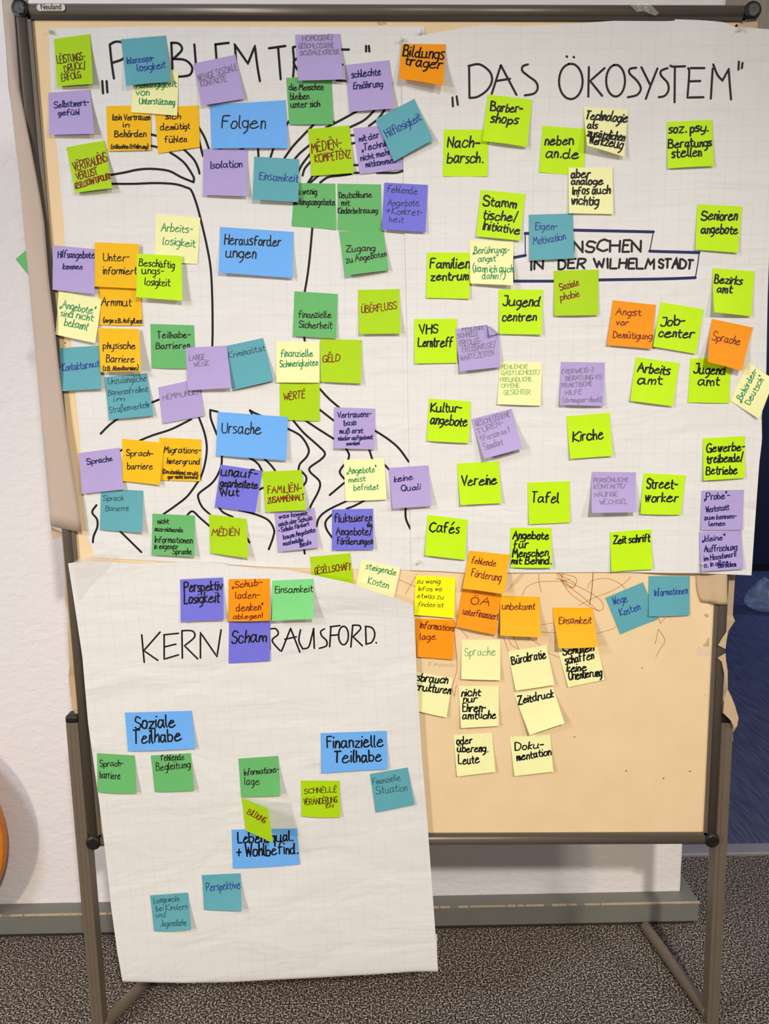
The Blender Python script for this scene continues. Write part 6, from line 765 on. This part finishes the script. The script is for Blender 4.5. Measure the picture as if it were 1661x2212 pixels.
# ------------------------------------------------------------ sticky notes
GROUPS = {'L': 'sticky notes on the left sheet', 'R': 'sticky notes on the right sheet', 'K': 'sticky notes on the hanging sheet', 'B': 'sticky notes on the bare board'}
for idx, n in enumerate(NOTES):
    rnd = random.Random(100 + idx)
    R = 20 if n['curl'] else 10
    def S(u, v):
        x, d, z = note_pt(n, u, v)
        if n['curl']:                       # upper right corner folded over to the front
            k = (u - .74) / .26 - v / .24
            if k > 0:
                # reflect (u,v) across the fold line from (.74,0) to (1,.24)
                ax, ay, bx_, by_ = .74, 0, 1, .24; dx, dy = bx_ - ax, by_ - ay; L2 = dx * dx + dy * dy
                tt = ((u - ax) * dx + (v - ay) * dy) / L2; fx, fy = ax + tt * dx, ay + tt * dy
                off = math.hypot(u - fx, v - fy)
                x, d, z = note_pt(n, 2 * fx - u, 2 * fy - v); d += .0025 + .05 * off
        return Vector((x, -d, z))
    org = S(.5, 0)
    vs = [tuple(S(i / R, j / R)) for j in range(R + 1) for i in range(R + 1)]
    fs = [(j * (R + 1) + i, (j + 1) * (R + 1) + i, (j + 1) * (R + 1) + i + 1, j * (R + 1) + i + 1) for j in range(R) for i in range(R)]
    me, _ = thick_grid('sticky_note', vs, R + 1, R + 1, .0002, org)
    o = link('sticky_note', me, M[n['col']], None, org)
    tag(o, n['lab'], 'sticky note', GROUPS[n['s']])
    ik = Ink(); inkn, wmm = STY[n['st']]
    for t, x0, y0, x1, y1, x2, y2 in n['t']:
        for g in text_strokes(t, rnd, .14 if n['st'] in ('mk', 'nv', 'bt', 'tt', 'rd') else .05):
            q = []
            for gx, gy in spline(g, 3):
                u = x0 + (x1 - x0) * gx + (x2 - x0) * gy; v = y0 + (y1 - y0) * gx + (y2 - y0) * gy
                q.append((min(max(u, .006), .994), min(max(v, .006), .994)))
            pts = []; nr = []
            for u, v in q:
                p = S(u, v); du = S(min(u + .03, 1), v) - S(max(u - .03, 0), v); dv = S(u, min(v + .03, 1)) - S(u, max(v - .03, 0))
                nn = dv.cross(du).normalized()
                if nn.y > 0: nn = -nn
                if n['curl'] and (u - .74) / .26 - v / .24 > -.1: break
                pts.append(p + nn * .00022); nr.append(nn)
            ik.stroke(pts, nr, wmm / 1000, rnd)
    ik.build('handwriting', M[inkn], o, org)
# green note on the reverse side, only its corner shows
def gsq(bm):
    a = Vector((-.6698, .024, 1.543)); u = Vector((.0226, 0, .017)).normalized() * .076; v = Vector((.0242, 0, -.0327)).normalized() * .076
    prism(bm, [a, a + v, a + u + v, a + u], .0004)
gn = bmo('sticky_note', gsq, M['G'], org=(-.62, .024, 1.54)); tag(gn, 'green note on the reverse side, its corner sticking out past the left edge', 'sticky note')

# ------------------------------------------------------------ push pins and tape
def pin_mesh():
    bm = bmesh.new(); n = 16
    prof = [(.0004, 0), (.0042, -.0002), (.0044, -.0012), (.0024, -.0022), (.0021, -.0062), (.0036, -.0074), (.0036, -.0086), (.0004, -.0088)]
    rings = [[bm.verts.new((r * math.cos(2 * math.pi * i / n), y, r * math.sin(2 * math.pi * i / n))) for i in range(n)] for r, y in prof]
    for a, b in zip(rings, rings[1:]):
        for i in range(n): bm.faces.new((a[i], a[(i + 1) % n], b[(i + 1) % n], b[i]))
    bm.faces.new(rings[0]); bm.faces.new(rings[-1]); bmesh.ops.recalc_face_normals(bm, faces=bm.faces)
    me = bpy.data.meshes.new('push_pin'); bm.to_mesh(me); bm.free()
    for p in me.polygons: p.use_smooth = True
    return me
pm = pin_mesh()
bm = bmesh.new(); tube(bm, (0, .0092, 0), (0, -.001, 0), .0006, 8); nm = bpy.data.meshes.new('needle'); bm.to_mesh(nm); bm.free()
pm.materials.append(M['pin']); nm.materials.append(M['steel'])
PL = ["clear push pin at the left sheet's top left corner", "clear push pin at the left sheet's top right corner", "clear push pin at the right sheet's top left corner", "clear push pin at the right sheet's top right corner",
      "clear push pin at the right sheet's bottom left corner", "clear push pin beside the lilac pair at the bottom right"]
for i, p in enumerate(PINS):
    sh = 'L' if i < 2 else 'R'
    o = link('push_pin', pm, None, None, (p[0], -depth(sh, p[0], p[2]) - .0003, p[2])); o.rotation_euler = (0, 0, .25 if i % 2 else -.2); o.scale = (.82, .82, .82)
    tag(o, PL[i], 'push pin', 'clear push pins'); link('needle', nm, None, o)
def tape(label, pts, m_=None):
    bm = bmesh.new(); c0 = Vector(pts[0]); 
    prism(bm, [Vector(p) - c0 for p in pts], .0002)
    me = bpy.data.meshes.new('adhesive_tape'); bm.to_mesh(me); bm.free()
    o = link('adhesive_tape', me, m_ or M['tape'], None, c0); tag(o, label, 'tape', 'strips of clear tape'); return o
for lab_, pts_ in TAPES: tape(lab_, pts_)
for nm_, m_, pts_ in MARKS:
    bmo(nm_, lambda bm: prism(bm, [Vector(p) for p in pts_], .0004), M[m_], parent=pb)
